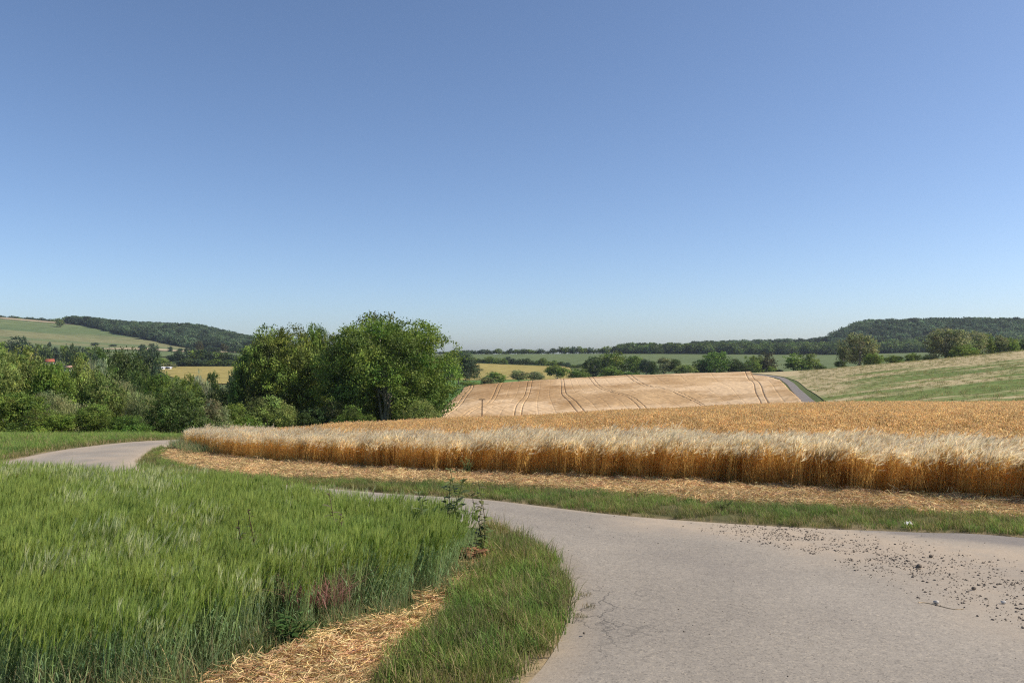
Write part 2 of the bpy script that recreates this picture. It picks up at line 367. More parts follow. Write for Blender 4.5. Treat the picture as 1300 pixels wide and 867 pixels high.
side_b = A_out + loop_inner + far_r
def catmull(pts, k):
    p = np.array(pts, float); p = np.concatenate([[2*p[0]-p[1]], p, [2*p[-1]-p[-2]]])
    out = []
    for i in range(1, len(p) - 2):
        for t in np.linspace(0, 1, k, endpoint=False):
            a, b_, c_, d = p[i-1], p[i], p[i+1], p[i+2]
            out.append(.5 * ((2*b_) + (-a+c_)*t + (2*a-5*b_+4*c_-d)*t*t + (-a+3*b_-3*c_+d)*t**3))
    out.append(p[-2]); return np.array(out)
EDGE_A = catmull(side_a, 10); EDGE_B = catmull(side_b, 10)
ROAD_POLY = [tuple(p) for p in EDGE_A[:270]] + [tuple(p) for p in EDGE_B[:270][::-1]]
EA = [tuple(p) for p in EDGE_A[:270:3]]; EB = [tuple(p) for p in EDGE_B[:270:3]]

straw_far = crop_front + gpl([(235, 568), (215, 572), (203, 582), (232, 591), (300, 603), (400, 609), (500, 613), (600, 617), (700, 622), (800, 630), (900, 638), (1000, 644), (1100, 649), (1200, 654), (1300, 659)]) + [(15, 11.6)]
island_straw = gpl([(613, 695), (580, 712), (562, 748), (505, 782), (448, 802), (375, 832), (300, 858), (245, 890), (230, 960), (400, 960), (470, 858), (530, 810), (585, 755), (616, 712)])
green_front = gpl([(606, 702), (572, 735), (545, 760), (490, 780), (430, 795), (370, 818), (310, 840), (255, 866), (190, 892), (100, 905), (-60, 910), (-300, 915)])
green_back = gpl([(590, 643), (540, 634), (480, 626), (330, 609), (200, 599), (100, 595), (0, 592), (-150, 590), (-330, 588)], off=.64)
green_crop = green_front + [(-14, 10)] + green_back[::-1]
green_crop = green_front + green_back[::-1]
island_grass = gpl([(617, 667), (652, 681), (700, 705), (718, 738), (721, 765), (712, 795), (686, 832), (655, 860), (600, 940), (380, 990), (470, 866), (530, 812), (585, 757), (616, 712), (612, 690)])
front_grass = gpl([(-280, 845), (100, 842), (200, 838), (300, 826), (370, 812), (385, 826), (315, 850), (262, 872), (230, 990), (-280, 990)])
verge_far = gpl([(180, 597), (176, 588), (180, 577), (205, 568), (214, 572), (202, 582), (232, 592), (300, 604), (400, 609), (500, 612), (600, 616), (700, 621), (800, 629), (900, 637), (1000, 643), (1100, 648), (1200, 653), (1300, 657), (1420, 665), (1700, 678), (1700, 735), (1420, 692), (1300, 680), (1180, 675), (1000, 668), (800, 655), (616, 634), (500, 625), (330, 612)])
outer_edge = [(-14.6, 22.0), (-15.4, 25.0), (-15.9, 28.0), (-15.6, 31.0), (-14.3, 33.8), (-12.8, 36.6), (-10.6, 40.2)]
verge_left = [(-8, 14.2), (-11, 16.2), (-13.2, 18.8)] + outer_edge + [(-9, 43), (-14, 44), (-22, 43), (-36, 43), (-50, 42), (-40, 28), (-24, 15), (-14, 13)]

# ---------------------------------------------------------------- ground sheet
az = np.concatenate([np.linspace(-180, -42, 40, endpoint=False), np.linspace(-42, 42, 470), np.linspace(42, 180, 41)[1:]])
rr = np.concatenate([[0.05, .6], np.exp(np.linspace(math.log(1.5), math.log(40), 190)), np.exp(np.linspace(math.log(40), math.log(2700), 230))[1:]])
A, RR = np.meshgrid(np.radians(az), rr)
gx = (RR * np.sin(A)).ravel(); gy = (RR * np.cos(A)).ravel()
gz = H(gx, gy)
near = (np.hypot(gx, gy) < 60)
gz = gz + np.where(near, (vnoise(gx, gy, 3, .5) - .5) * .03, 0)
on_road = in_poly(gx, gy, ROAD_POLY)
gz = gz - np.where(on_road | (dist_line(gx, gy, EA) < .12) | (dist_line(gx, gy, EB) < .12), .05, 0)
gc = np.tile(np.array([[.11, .14, .05]]), (len(gx), 1))
n_ = vnoise(gx, gy, 5, .7)[:, None]
def paint(mask, colour, amt=1.0):
    k = mask[:, None] * amt
    gc[:] = gc * (1 - k) + np.array(colour) * k
ix = np.where(near)[0]
def pm(poly):
    m_ = np.zeros(len(gx), bool); m_[ix] = in_poly(gx[ix], gy[ix], poly); return m_.astype(float)
paint(pm(straw_far), (.36, .25, .12)); paint(pm(island_straw), (.40, .29, .16))
paint(pm(crop), (.16, .12, .055)); paint(pm(green_crop), (.07, .085, .03))
paint(pm(verge_left), (.12, .13, .055)); paint(pm(verge_far), (.11, .11, .05)); paint(pm(island_grass), (.10, .10, .045))
dd = np.full(len(gx), 9.0); dd[ix] = np.minimum(dist_line(gx[ix], gy[ix], EA), dist_line(gx[ix], gy[ix], EB))
paint(np.clip(1.3 - dd / .2, 0, 1), (.34, .26, .18), .9)
ground = link('ground', mesh('ground', np.stack([gx, gy, gz], 1), grid_faces(len(rr), len(az)), gc, M_ground, True), kind='structure')

# ---------------------------------------------------------------- road
nw = 26
t = np.linspace(0, 1, nw)
E0 = EDGE_A[:, None, :] * (1 - t)[None, :, None] + EDGE_B[:, None, :] * t[None, :, None]
rx, ry = E0[..., 0].ravel(), E0[..., 1].ravel()
# ragged edges
ww = np.tile(np.minimum(t, 1 - t), len(EDGE_A)); wid = np.repeat(np.hypot(*(EDGE_A - EDGE_B).T), nw)
rz = H(rx, ry) + np.where(ry > 60, .12, .012) - np.where(ww == 0, .05, 0)
dust = np.zeros((len(rx), 3))
dust_line = gpl([(840, 664), (1000, 674), (1100, 690), (1200, 700), (1330, 712)]); clod_line = gpl([(980, 676), (1080, 700), (1180, 722), (1260, 745), (1340, 790)])
dust[:, 0] = np.clip(1.15 - dist_line(rx, ry, dust_line) / 1.1, 0, 1) + np.clip(.8 - dist_line(rx, ry, clod_line) / 1.6, 0, .6)
dust[:, 0] = np.maximum(dust[:, 0], np.clip(1.0 - ww * wid / .35, 0, 1) * .8)
leftloop = in_poly(rx, ry, [(-17, 20), (-9, 20), (-9, 40), (-17, 40)])
dust[:, 0] = np.where(leftloop, np.maximum(np.clip(1.25 - ww * wid / .8, 0, 1), .1 + .7 * np.clip(vnoise(rx * 1.5, ry, 8, .9) * 2.0 - .8, 0, 1)), dust[:, 0])
dust[:, 0] = np.clip(np.where(ry > 100, 0, dust[:, 0]), 0, 1)
ckp = gp(752, 775)
dust[:, 1] = .55 * np.clip(1.4 - np.hypot((rx - ckp[0]) / .75, (ry - ckp[1]) / 1.25), 0, 1)
patch = gpl([(1095, 674), (1180, 684), (1290, 694), (1420, 698), (1420, 688), (1300, 680)])
dust[:, 2] = np.where(in_poly(rx, ry, patch), 1.0, np.clip(.5 - dist_line(rx, ry, patch[1:3]) / .3, 0, 1))
dust[:, 0] *= (1 - .75 * dust[:, 2])
tt_ = np.tile(t, len(EDGE_A)); wheel = np.exp(-((tt_ - .30) / .07) ** 2) + np.exp(-((tt_ - .62) / .08) ** 2)
dust[:, 2] = np.maximum(dust[:, 2], .22 * wheel * (.4 + .9 * vnoise(rx, ry, 77, 1.4)))
dust[:, 2] = np.maximum(dust[:, 2], np.where(ry > 100, .9, 0))
link('road', mesh('road', np.stack([rx, ry, rz], 1), grid_faces(len(EDGE_A), nw), dust, M_road, True), kind='structure')

# ---------------------------------------------------------------- far fields, each a sheet lying on the land
def sheet(name, ul, ur, y0, y1, mat, off=.2, nu=60, ny=50):
    """ul, ur: lists of (Y, column) giving the left and right boundary as seen from the road"""
    Y = np.exp(np.linspace(math.log(y0), math.log(y1), ny))
    L = np.interp(Y, [a for a, _ in ul], [b_ for _, b_ in ul]); Rr = np.interp(Y, [a for a, _ in ur], [b_ for _, b_ in ur])
    s = np.linspace(0, 1, nu)
    U = L[:, None] * (1 - s) + Rr[:, None] * s; YY = np.repeat(Y[:, None], nu, 1)
    Z = Huy(U, YY) + off
    V = np.stack([(U - UC) / F * YY, YY, Z], -1).reshape(-1, 3)
    return link(name, mesh(name, V, grid_faces(ny, nu), None, mat, True), kind='structure')
sheet('meadow_slope', [(66, 900), (110, 1058), (135, 1058), (150, 1046), (200, 1024), (250, 1011), (285, 994), (345, 946), (380, 900)], [(66, 1690), (380, 1690)], 66, 380, M_slope, .12, 160, 120)
me_ = scene.objects['meadow_slope'].data; n_ = len(me_.vertices); co_ = np.zeros(n_ * 3, np.float32); me_.vertices.foreach_get('co', co_); co_ = co_.reshape(-1, 3)
uu_ = UC + F * co_[:, 0] / co_[:, 1]; cy_ = np.interp(uu_, [950, 1000, 1100, 1200, 1300], [345, 330, 300, 280, 260])
dry_ = np.clip(.44 + .75 * np.exp(-((co_[:, 1] - cy_) / 45) ** 2) + .25 * np.exp(-((uu_ - 1050) / 40) ** 2), 0, 1)
at_ = me_.color_attributes.new('col', 'FLOAT_COLOR', 'POINT'); at_.data.foreach_set('color', np.stack([dry_, dry_, dry_, np.ones(n_)], 1).astype(np.float32).ravel())
sheet('yellow_field', [(470, 560), (520, 565), (560, 590), (700, 585)], [(470, 650), (520, 725), (600, 728), (700, 722)], 500, 705, M_yellow, .5)
sheet('green_valley_meadow', [(190, 520), (500, 540)], [(190, 545), (260, 575), (320, 598), (500, 760)], 190, 500, M_meadow, .3)
sheet('green_field', [(640, 560), (1100, 560)], [(640, 1300), (1100, 1300)], 706, 1090, M_fargreen, .6, 80, 50)
sheet('green_field', [(540, 800), (706, 740)], [(540, 1300), (706, 1300)], 540, 705, M_fargreen, .55, 80, 30)
sheet('yellow_field', [(430, 250), (500, 215), (620, 185)], [(430, 420), (620, 420)], 430, 610, M_yellow, .5)
sheet('hill_pasture', [(830, -290), (1700, -290)], [(830, 360), (1150, 360), (1400, 370)], 800, 1650, M_lefthill, .8, 120, 80)
sheet('beige_field', [(870, 100), (930, 105), (990, 190)], [(870, 340), (990, 330)], 930, 990, M_beige, 1.3, 60, 12)
sheet('beige_field', [(1370, 5), (1440, -10)], [(1370, 95), (1440, 95)], 1375, 1425, M_beige, 1.4, 40, 12)

# hill of pale ripe barley with tramlines pressed into it
TR = [
 [(560, 529), (577, 516.5), (592, 497), (596, 493)], [(566, 529), (583, 515.5), (596.5, 497), (600, 493)],
 [(585, 528), (607, 515.5), (620, 510.8), (630, 492.3)], [(591, 528), (612, 515.5), (625, 510.8), (635, 492)],
 [(652, 530), (655, 515.4), (665.8, 501.5), (669, 489)], [(661, 530), (663.5, 515.4), (671.5, 501.5), (674.5, 489)],
 [(738, 530), (724.6, 513), (712.6, 499), (712, 486)], [(748, 530), (734, 513), (718, 498), (716, 486)],
 [(820, 527), (798.5, 505), (782, 499), (761.5, 493.5), (751, 484)], [(830, 527), (806.6, 506), (789, 499), (766, 493), (756, 484)],
 [(906, 526), (886, 512), (866, 503), (847, 495), (818, 490), (802, 482)], [(914, 526), (894, 514), (876, 504), (854, 495), (824, 490), (808, 482)],
 [(969, 522), (965, 510), (958.5, 496), (957, 487), (950, 481)], [(980, 522), (970, 502), (964.4, 487), (957, 481)],
]
ny = 190
Yh = np.exp(np.linspace(math.log(128), math.log(385), ny))
cols_ = []
def track(px):
    pts = sorted([gp(u, v, y0=125, off=.7) for u, v in px], key=lambda p: p[1])
    ys = [p[1] for p in pts]; us = [UC + F * p[0] / p[1] for p in pts]
    ys.append(ys[-1] * 1.25); us.append(us[-1] + (us[-1] - us[-2]) * .6)
    ys_ = [ys[0]]; us_ = [us[0]]
    for a_, b_ in zip(ys[1:], us[1:]):
        if a_ > ys_[-1] + 1: ys_.append(a_); us_.append(b_)
    q_ = pchip(ys_, us_, np.clip(Yh, ys_[0], ys_[-1]))
    q_ = q_ + np.where(Yh < ys_[0], (us_[1] - us_[0]) / (ys_[1] - ys_[0]) * (Yh - ys_[0]), 0)
    kk = np.exp(-.5 * (np.arange(-6, 7) / 3.) ** 2); kk /= kk.sum()
    return np.convolve(np.pad(q_, 6, mode='edge'), kk, 'valid')
Lb = np.interp(Yh, [128, 170, 200, 250, 300, 340, 385], [528, 544, 552, 570, 586, 590, 594])
Rb = np.interp(Yh, [128, 150, 200, 250, 285, 345, 385], [1034, 1017, 1001, 990, 972, 922, 885])
tracks = [track(p) for p in TR]
depth_ = [-.1]; full = [Lb]
def faint(a, b_, fr):
    for f_ in fr: full.append(a * (1 - f_) + b_ * f_); depth_.append(.69)
seq = {3: (.35, .7), 5: (.3, .62), 7: (.25, .5, .78), 9: (.3, .6), 11: (.2, .42, .7), 13: (.5,)}
for i_, tk_ in enumerate(tracks):
    full.append(tk_); depth_.append(.54)
    nxt = tracks[i_ + 1] if i_ + 1 < len(tracks) else Rb
    if i_ in seq: faint(tk_, nxt, seq[i_])
bounds = full + [Rb]; depth_.append(-.1)
for i in range(1, len(bounds)): bounds[i] = np.maximum(bounds[i], bounds[i-1] + .5)
for i in range(len(bounds) - 2, -1, -1): bounds[i] = np.minimum(bounds[i], bounds[i+1] - .5)
Uc, Zc = [], []
px_m = F / Yh
for i in range(len(bounds) - 1):
    a = bounds[i] + (0 if i == 0 else .12 * px_m); b_ = bounds[i+1] - (0 if i == len(bounds) - 2 else .12 * px_m)
    b_ = np.maximum(b_, a + .05)
    k = max(4, int(np.mean(b_ - a) / 1.1))
    if i > 0: Uc.append(a - .06 * px_m); Zc.append(depth_[i])
    else: Uc.append(a - .1 * px_m); Zc.append(-.1)
    for s in np.linspace(0, 1, k): Uc.append(a * (1-s) + b_ * s); Zc.append(.72)
    Uc.append(b_ + .06 * px_m); Zc.append(depth_[i + 1])
U = np.array(Uc).T; Zo = np.array(Zc)[None, :]
YY = np.repeat(Yh[:, None], U.shape[1], 1); X = (U - UC) / F * YY
Z = Huy(U, YY) + Zo + np.where(Zo > .5, (vnoise(X, YY, 2, 1.1) - .5) * .22 + (vnoise(X, YY, 4, 9) - .5) * .25, 0)
link('barley_hill', mesh('barley_hill', np.stack([X, YY, Z], -1).reshape(-1, 3), grid_faces(ny, U.shape[1]), None, M_hill, False), kind='structure')

# ---------------------------------------------------------------- scattering of tufts (geometry nodes)
def gn_scatter(name, protos, x, y, rng, smin=.8, smax=1.2, tilt=.08, mat=None, label=None, z=None, yaw=True, sc=None, kind='stuff', lift=0.0, wave=0.0):
    coll = bpy.data.collections.new(name + '_kinds')
    for i, me in enumerate(protos):
        coll.objects.link(bpy.data.objects.new('tuft', me))
    n = len(x)
    z = H(x, y) + lift if z is None else z
    me = bpy.data.meshes.new(name)
    me.vertices.add(n); me.vertices.foreach_set('co', np.stack([x, y, z], 1).astype(np.float32).ravel())
    rot = np.stack([rng.normal(0, tilt, n), rng.normal(0, tilt, n), rng.uniform(0, 2*PI, n) if yaw else rng.normal(0, .35, n)], 1)
    if wave:
        rot[:, 0] += (vnoise(x, y, 61, .6) - .5) * wave * 2; rot[:, 1] += (vnoise(x, y, 62, .55) - .35) * wave * 2
    a = me.attributes.new('rot', 'FLOAT_VECTOR', 'POINT'); a.data.foreach_set('vector', rot.astype(np.float32).ravel())
    s = rng.uniform(smin, smax, n) if sc is None else sc
    a = me.attributes.new('scl', 'FLOAT', 'POINT'); a.data.foreach_set('value', s.astype(np.float32))
    a = me.attributes.new('idx', 'INT', 'POINT'); a.data.foreach_set('value', rng.integers(0, len(protos), n).astype(np.int32))
    o = link(name, me, kind=kind)
    if label: o['label'] = label
    ng = bpy.data.node_groups.new(name, 'GeometryNodeTree')
    ng.interface.new_socket('Geometry', in_out='INPUT', socket_type='NodeSocketGeometry')
    ng.interface.new_socket('Geometry', in_out='OUTPUT', socket_type='NodeSocketGeometry')
    gi = ng.nodes.new('NodeGroupInput'); go = ng.nodes.new('NodeGroupOutput')
    ci = ng.nodes.new('GeometryNodeCollectionInfo'); ci.inputs[0].default_value = coll; ci.inputs[1].default_value = True; ci.inputs[2].default_value = True
    ip = ng.nodes.new('GeometryNodeInstanceOnPoints'); ip.inputs['Pick Instance'].default_value = True
    L = ng.links.new
    def attr(nm, ty):
        nd = ng.nodes.new('GeometryNodeInputNamedAttribute'); nd.data_type = ty; nd.inputs[0].default_value = nm; return nd.outputs['Attribute']
    er = ng.nodes.new('FunctionNodeEulerToRotation')
    L(attr('rot', 'FLOAT_VECTOR'), er.inputs[0]); L(er.outputs[0], ip.inputs['Rotation'])
    L(attr('scl', 'FLOAT'), ip.inputs['Scale']); L(attr('idx', 'INT'), ip.inputs['Instance Index'])
    L(gi.outputs[0], ip.inputs['Points']); L(ci.outputs[0], ip.inputs['Instance']); L(ip.outputs[0], go.inputs[0])
    md = o.modifiers.new('scatter', 'NODES'); md.node_group = ng
    return o

def rsides(rng, n):
    a = rng.uniform(0, 2*PI, n); return np.stack([np.cos(a), np.sin(a), np.zeros(n)], 1)
def jit(rng, c, n, k, v=.15):
    c = np.array(c, float)
    return np.repeat((c * (1 + rng.normal(0, v, (n, 1)) + rng.normal(0, v * .25, (n, 3))))[:, None, :], k, 1).clip(0.005, .95)
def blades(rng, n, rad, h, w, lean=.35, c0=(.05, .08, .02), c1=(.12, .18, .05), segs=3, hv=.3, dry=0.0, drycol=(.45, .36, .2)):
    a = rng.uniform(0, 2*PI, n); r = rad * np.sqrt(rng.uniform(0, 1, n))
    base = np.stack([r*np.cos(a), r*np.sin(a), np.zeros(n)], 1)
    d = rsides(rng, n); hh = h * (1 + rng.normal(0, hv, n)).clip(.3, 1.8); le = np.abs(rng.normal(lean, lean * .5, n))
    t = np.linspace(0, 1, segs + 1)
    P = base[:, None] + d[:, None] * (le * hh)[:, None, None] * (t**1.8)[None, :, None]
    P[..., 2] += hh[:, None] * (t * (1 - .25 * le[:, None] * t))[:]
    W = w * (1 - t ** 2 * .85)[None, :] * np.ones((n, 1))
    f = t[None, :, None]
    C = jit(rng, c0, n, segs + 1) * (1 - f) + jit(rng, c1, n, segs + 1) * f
    if dry > 0:
        k = rng.uniform(0, 1, n) < dry; C[k] = jit(rng, drycol, int(k.sum()), segs + 1)
    S = unit(np.cross(d, [0, 0, 1.]) + rng.normal(0, .3, (n, 3)))
    return ribbons(P, W, S, C)
def cereal(rng, n, rad, h, stalk0, stalk1, ear, awn, earw=.012, earl=.08, nawn=6, awnl=.12, nod=.5, wind=(.35, .1), leafc=None, sw=.004, aw=.003, hv=.07, nleaf=2):
    a = rng.uniform(0, 2*PI, n); r = rad * np.sqrt(rng.uniform(0, 1, n))
    base = np.stack([r*np.cos(a), r*np.sin(a), np.zeros(n)], 1)
    hh = h * (1 + rng.normal(0, hv, n)); ld = rng.normal(0, .05, (n, 2)) + np.array(wind) * .12
    t = np.linspace(0, 1, 4)
    P = np.repeat(base[:, None], 4, 1)
    P[..., :2] += ld[:, None] * (hh[:, None] * t**1.7)[..., None]
    P[..., 2] += hh[:, None] * t
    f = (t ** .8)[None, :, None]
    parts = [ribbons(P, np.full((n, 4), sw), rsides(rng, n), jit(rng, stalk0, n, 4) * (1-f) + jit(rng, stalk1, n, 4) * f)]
    top = P[:, -1]
    dirn = unit(np.concatenate([np.array(wind)[None] * nod + rng.normal(0, .35 * nod + .08, (n, 2)), (1 - nod * rng.uniform(.2, 1.2, n))[:, None]], 1))
    te = np.array([0, .3, .75, 1.])
    dr = np.zeros((n, 4, 3)); dr[..., 2] = -(te**2)[None] * earl * nod * .6
    PE = top[:, None] + dirn[:, None] * (te * earl)[None, :, None] + dr
    WE = np.array([.4, 1, .8, .2])[None] * earw * np.ones((n, 1))
    CE = jit(rng, ear, n, 4, .12)
    s1 = unit(np.cross(dirn, rng.normal(0, 1, (n, 3)))); s2 = np.cross(dirn, s1)
    parts += [ribbons(PE, WE, s1, CE), ribbons(PE, WE, s2, CE)]
    if nawn:
        q = n * nawn
        st = np.repeat(top, nawn, 0) + np.repeat(dirn, nawn, 0) * rng.uniform(.1, 1, (q, 1)) * earl
        ad = unit(np.repeat(dirn, nawn, 0) + rng.normal(0, .10, (q, 3)))
        ta = np.array([0, .5, 1.]); al = awnl * rng.uniform(.7, 1.2, q)
        PA = st[:, None] + ad[:, None] * (ta[None] * al[:, None])[..., None]
        PA[..., 2] -= (ta**2)[None] * .02 * nod
        PA[..., 0] += (ta**2)[None] * .02 * nod
        parts.append(ribbons(PA, np.array([1, .7, .3])[None] * aw * np.ones((q, 1)), unit(np.cross(ad, rng.normal(0, 1, (q, 3)))), jit(rng, awn, q, 3, .12)))
    if leafc is not None:
        q = n * nleaf; b0 = np.repeat(base, nleaf, 0); fr = rng.uniform(.25, .85, q)
        b0 = b0 + np.stack([np.repeat(ld[:, 0], nleaf), np.repeat(ld[:, 1], nleaf), np.ones(q)], 1) * (fr * np.repeat(hh, nleaf))[:, None] * np.array([.6, .6, 1])
        d = rsides(rng, q); t3 = np.linspace(0, 1, 4); ll = rng.uniform(.1, .22, q) * h / .8
        PL = b0[:, None] + d[:, None] * (ll[:, None] * t3)[..., None] * .6
        PL[..., 2] += ll[:, None] * (t3 - 1.0 * t3**2 * rng.uniform(.2, 1.5, (q, 1)))
        parts.append(ribbons(PL, np.array([.8, 1, .7, .15])[None] * .009 * np.ones((q, 1)), unit(np.cross(d, [0, 0, 1.])), jit(rng, leafc, q, 4, .2)))
    return join(parts)
def protos(name, fn, k, mat):
    out = []
    for i in range(k):
        V, Q, C = fn(np.random.default_rng(100 + i)); out.append(mesh(name, V, Q, C, mat))
    return out
rng = np.random.default_rng(7)

# green bearded crop
P_green = protos('green_tuft', lambda r: join([blades(r, 1, .15, .60, .007, .12, (.34, .40, .20), (.56, .54, .26)), cereal(r, 15, .15, .56, (.25, .34, .18), (.32, .41, .13), (.30, .39, .08), (.39, .47, .12), earw=.013, earl=.07, nawn=8, awnl=.10, nod=.18, wind=(.5, .2), leafc=(.24, .34, .16), sw=.006, aw=.0035, nleaf=2)]), 6, M_green)
P_pale = protos('pale_tuft', lambda r: cereal(r, 15, .15, .56, (.17, .25, .10), (.28, .34, .12), (.36, .40, .12), (.60, .62, .32), earw=.012, nawn=8, awnl=.11, nod=.25, wind=(.6, .2), leafc=(.18, .24, .15), sw=.005, aw=.004), 2, M_green)
x, y = scatter(green_crop, 46, rng)
k = rng.uniform(0, 1, len(x)) < 1.0
hn = vnoise(x, y, 11, 1.6)
pale = (vnoise(x, y, 12, 1.6) * .35 + rng.uniform(0, 1, len(x)) * .65 + .12 * np.clip((y - 9) / 5, 0, 1)) > .83
gn_scatter('green_barley_field', P_green, x[~pale], y[~pale], rng, mat=None, sc=(.88 + .22 * hn + rng.normal(0, .04, len(x)))[~pale], label='dense green unripe barley standing beside the bend of the lane', yaw=False, tilt=.07, wave=.16)
gn_scatter('pale_green_barley', P_pale, x[pale], y[pale], rng, sc=(.9 + .2 * hn + rng.normal(0, .05, len(x)))[pale], label='paler silvery green ears waving among the green barley', yaw=False, tilt=.09)

# golden bearded strip and wheat behind
P_gold = protos('gold_tuft', lambda r: cereal(r, 16, .16, .70, (.52, .38, .14), (.84, .52, .16), (.88, .68, .38), (.98, .84, .61), earw=.014, earl=.08, nawn=9, awnl=.135, nod=.62, wind=(.55, -.25), leafc=(.78, .50, .17), sw=.0055, aw=.006, nleaf=2, hv=.09), 6, M_gold)
P_wheat = protos('wheat_tuft', lambda r: cereal(r, 20, .26, .60, (.22, .15, .06), (.60, .41, .16), (.86, .64, .33), (.5, .4, .2), earw=.022, earl=.09, nawn=0, nod=.55, wind=(.3, -.1), leafc=(.42, .26, .09), sw=.007, nleaf=1), 5, M_gold)
x, y = scatter([p for p in crop if True], 34, rng)
d = dist_line(x, y, crop_front + crop_left[:1])
strip_w = np.interp(x, [-9, -3, 5], [2.9, 3.7, 5.0]) + (vnoise(x, y, 21, 5) - .5) * .9
keep = (d < strip_w) & (x < .72 * y + 6); xs, ys, ds = x[keep], y[keep], d[keep]
gn_scatter('golden_barley_strip', P_gold, xs, ys, rng, sc=(.86 + .22 * vnoise(xs, ys, 22, 1.1) + rng.normal(0, .07, len(xs))) * np.interp(xs, [-11, -5, 2], [.80, .90, 1.10]), label='ripe golden barley with pale drooping awns along the far verge', yaw=False, tilt=.12, wave=.30)
ke = ds < .7
gn_scatter('golden_barley_edge', P_gold, xs[ke] + rng.normal(0, .1, ke.sum()), ys[ke] + rng.normal(0, .1, ke.sum()), rng, sc=rng.uniform(.88, 1.04, ke.sum()) * np.interp(xs[ke], [-11, -5, 2], [.80, .90, 1.10]), label='outermost rows of the golden barley with orange stalks', yaw=False, tilt=.08)
x, y = scatter(crop, 15, rng)
d = dist_line(x, y, crop_front + crop_left[:1])
strip_w = np.interp(x, [-9, -3, 5], [2.6, 3.4, 4.7]) + (vnoise(x, y, 21, 5) - .5) * .9
keep = (d > strip_w) & (x < .74 * y + 6); x, y = x[keep], y[keep]
gn_scatter('wheat_field', P_wheat, x, y, rng, sc=(1.0 + .16 * vnoise(x, y, 23, 3) + rng.normal(0, .04, len(x))) * np.interp(x, [-11, -5], [.86, 1.0]), label='golden brown wheat filling the rise behind the barley strip', tilt=.08)

# grass
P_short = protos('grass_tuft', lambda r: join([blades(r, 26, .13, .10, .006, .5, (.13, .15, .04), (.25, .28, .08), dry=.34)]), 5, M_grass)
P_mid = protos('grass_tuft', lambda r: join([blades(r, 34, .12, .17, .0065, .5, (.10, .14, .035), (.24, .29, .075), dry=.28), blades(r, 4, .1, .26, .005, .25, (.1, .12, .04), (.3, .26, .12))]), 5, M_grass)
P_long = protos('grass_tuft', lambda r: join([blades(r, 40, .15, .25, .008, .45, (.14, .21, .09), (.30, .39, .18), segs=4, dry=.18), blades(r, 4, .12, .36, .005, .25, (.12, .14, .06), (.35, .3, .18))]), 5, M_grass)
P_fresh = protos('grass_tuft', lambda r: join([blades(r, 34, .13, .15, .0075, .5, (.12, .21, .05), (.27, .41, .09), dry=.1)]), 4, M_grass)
def straw_pile(r, n=55, rad=.17, h=.05):
    a = r.uniform(0, 2*PI, n); rr_ = rad * np.sqrt(r.uniform(0, 1, n))
    c0 = np.stack([rr_*np.cos(a), rr_*np.sin(a), np.abs(r.normal(0, h * .6, n)) + .006], 1)
    d = rsides(r, n); d[:, 2] = r.normal(0, .22, n); d = unit(d); L_ = r.uniform(.03, .15, n)
    t = np.array([-.5, 0, .5]); bend = rsides(r, n) * (L_ * .12)[:, None]
    P = c0[:, None] + d[:, None] * (L_[:, None] * t)[..., None] + bend[:, None] * (1 - 4 * t**2)[None, :, None]
    P[..., 2] = np.maximum(P[..., 2], .004)
    C = jit(r, (.68, .50, .26), n, 3, .34)
    return ribbons(P, np.full((n, 3), .0048), unit(np.cross(d, r.normal(0, 1, (n, 3)) + [0, 0, 0])), C)
P_straw = protos('straw_tuft', straw_pile, 6, M_straw)
def grass_area(name, poly, dens, pr, label, smin=.7, smax=1.25, keepf=None, tilt=.12, **k):
    x, y = scatter(poly, dens, rng)
    if keepf is not None:
        q = keepf(x, y); x, y = x[q], y[q]
    return gn_scatter(name, pr, x, y, rng, smin, smax, tilt, label=label, **k)
off_road = lambda x, y: ~in_poly(x, y, ROAD_POLY)
def clump(seed, s, th): return lambda x, y: (vnoise(x, y, seed, s) + rng.normal(0, .12, len(x)) > th) & ~in_poly(x, y, ROAD_POLY)
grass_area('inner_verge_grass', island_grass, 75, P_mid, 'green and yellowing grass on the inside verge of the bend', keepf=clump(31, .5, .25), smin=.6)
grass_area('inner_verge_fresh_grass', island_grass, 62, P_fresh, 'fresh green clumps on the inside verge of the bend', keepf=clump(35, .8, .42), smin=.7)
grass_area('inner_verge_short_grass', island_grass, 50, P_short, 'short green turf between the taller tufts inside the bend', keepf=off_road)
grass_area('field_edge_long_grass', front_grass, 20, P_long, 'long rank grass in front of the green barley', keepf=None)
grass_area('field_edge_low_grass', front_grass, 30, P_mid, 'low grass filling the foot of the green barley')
edge_band = [(p[0], p[1]) for p in green_front[1:9]]
x, y = scatter([(min(p[0] for p in edge_band) - 1, 5), (2, 5), (2, 13), (-9, 13), (-9, 5)], 40, rng)
q = dist_line(x, y, edge_band) < .22 + .12 * vnoise(x, y, 3, .6)
gn_scatter('field_foot_grass', P_long, x[q], y[q], rng, .5, 1.0, .15, label='ragged grass at the foot of the green barley beside cut straw')
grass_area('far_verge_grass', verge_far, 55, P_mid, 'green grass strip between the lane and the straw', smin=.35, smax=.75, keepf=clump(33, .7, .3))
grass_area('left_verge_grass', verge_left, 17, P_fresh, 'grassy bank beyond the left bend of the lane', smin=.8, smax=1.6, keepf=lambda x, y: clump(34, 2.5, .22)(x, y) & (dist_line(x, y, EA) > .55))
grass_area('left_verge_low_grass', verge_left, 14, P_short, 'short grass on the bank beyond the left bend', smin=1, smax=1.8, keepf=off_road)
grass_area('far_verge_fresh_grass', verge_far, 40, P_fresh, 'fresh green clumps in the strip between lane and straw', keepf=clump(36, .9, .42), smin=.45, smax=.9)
grass_area('far_verge_dry_grass', verge_far, 30, P_short, 'short dry grass among the green strip by the lane', smin=.6, smax=1.1, keepf=off_road)
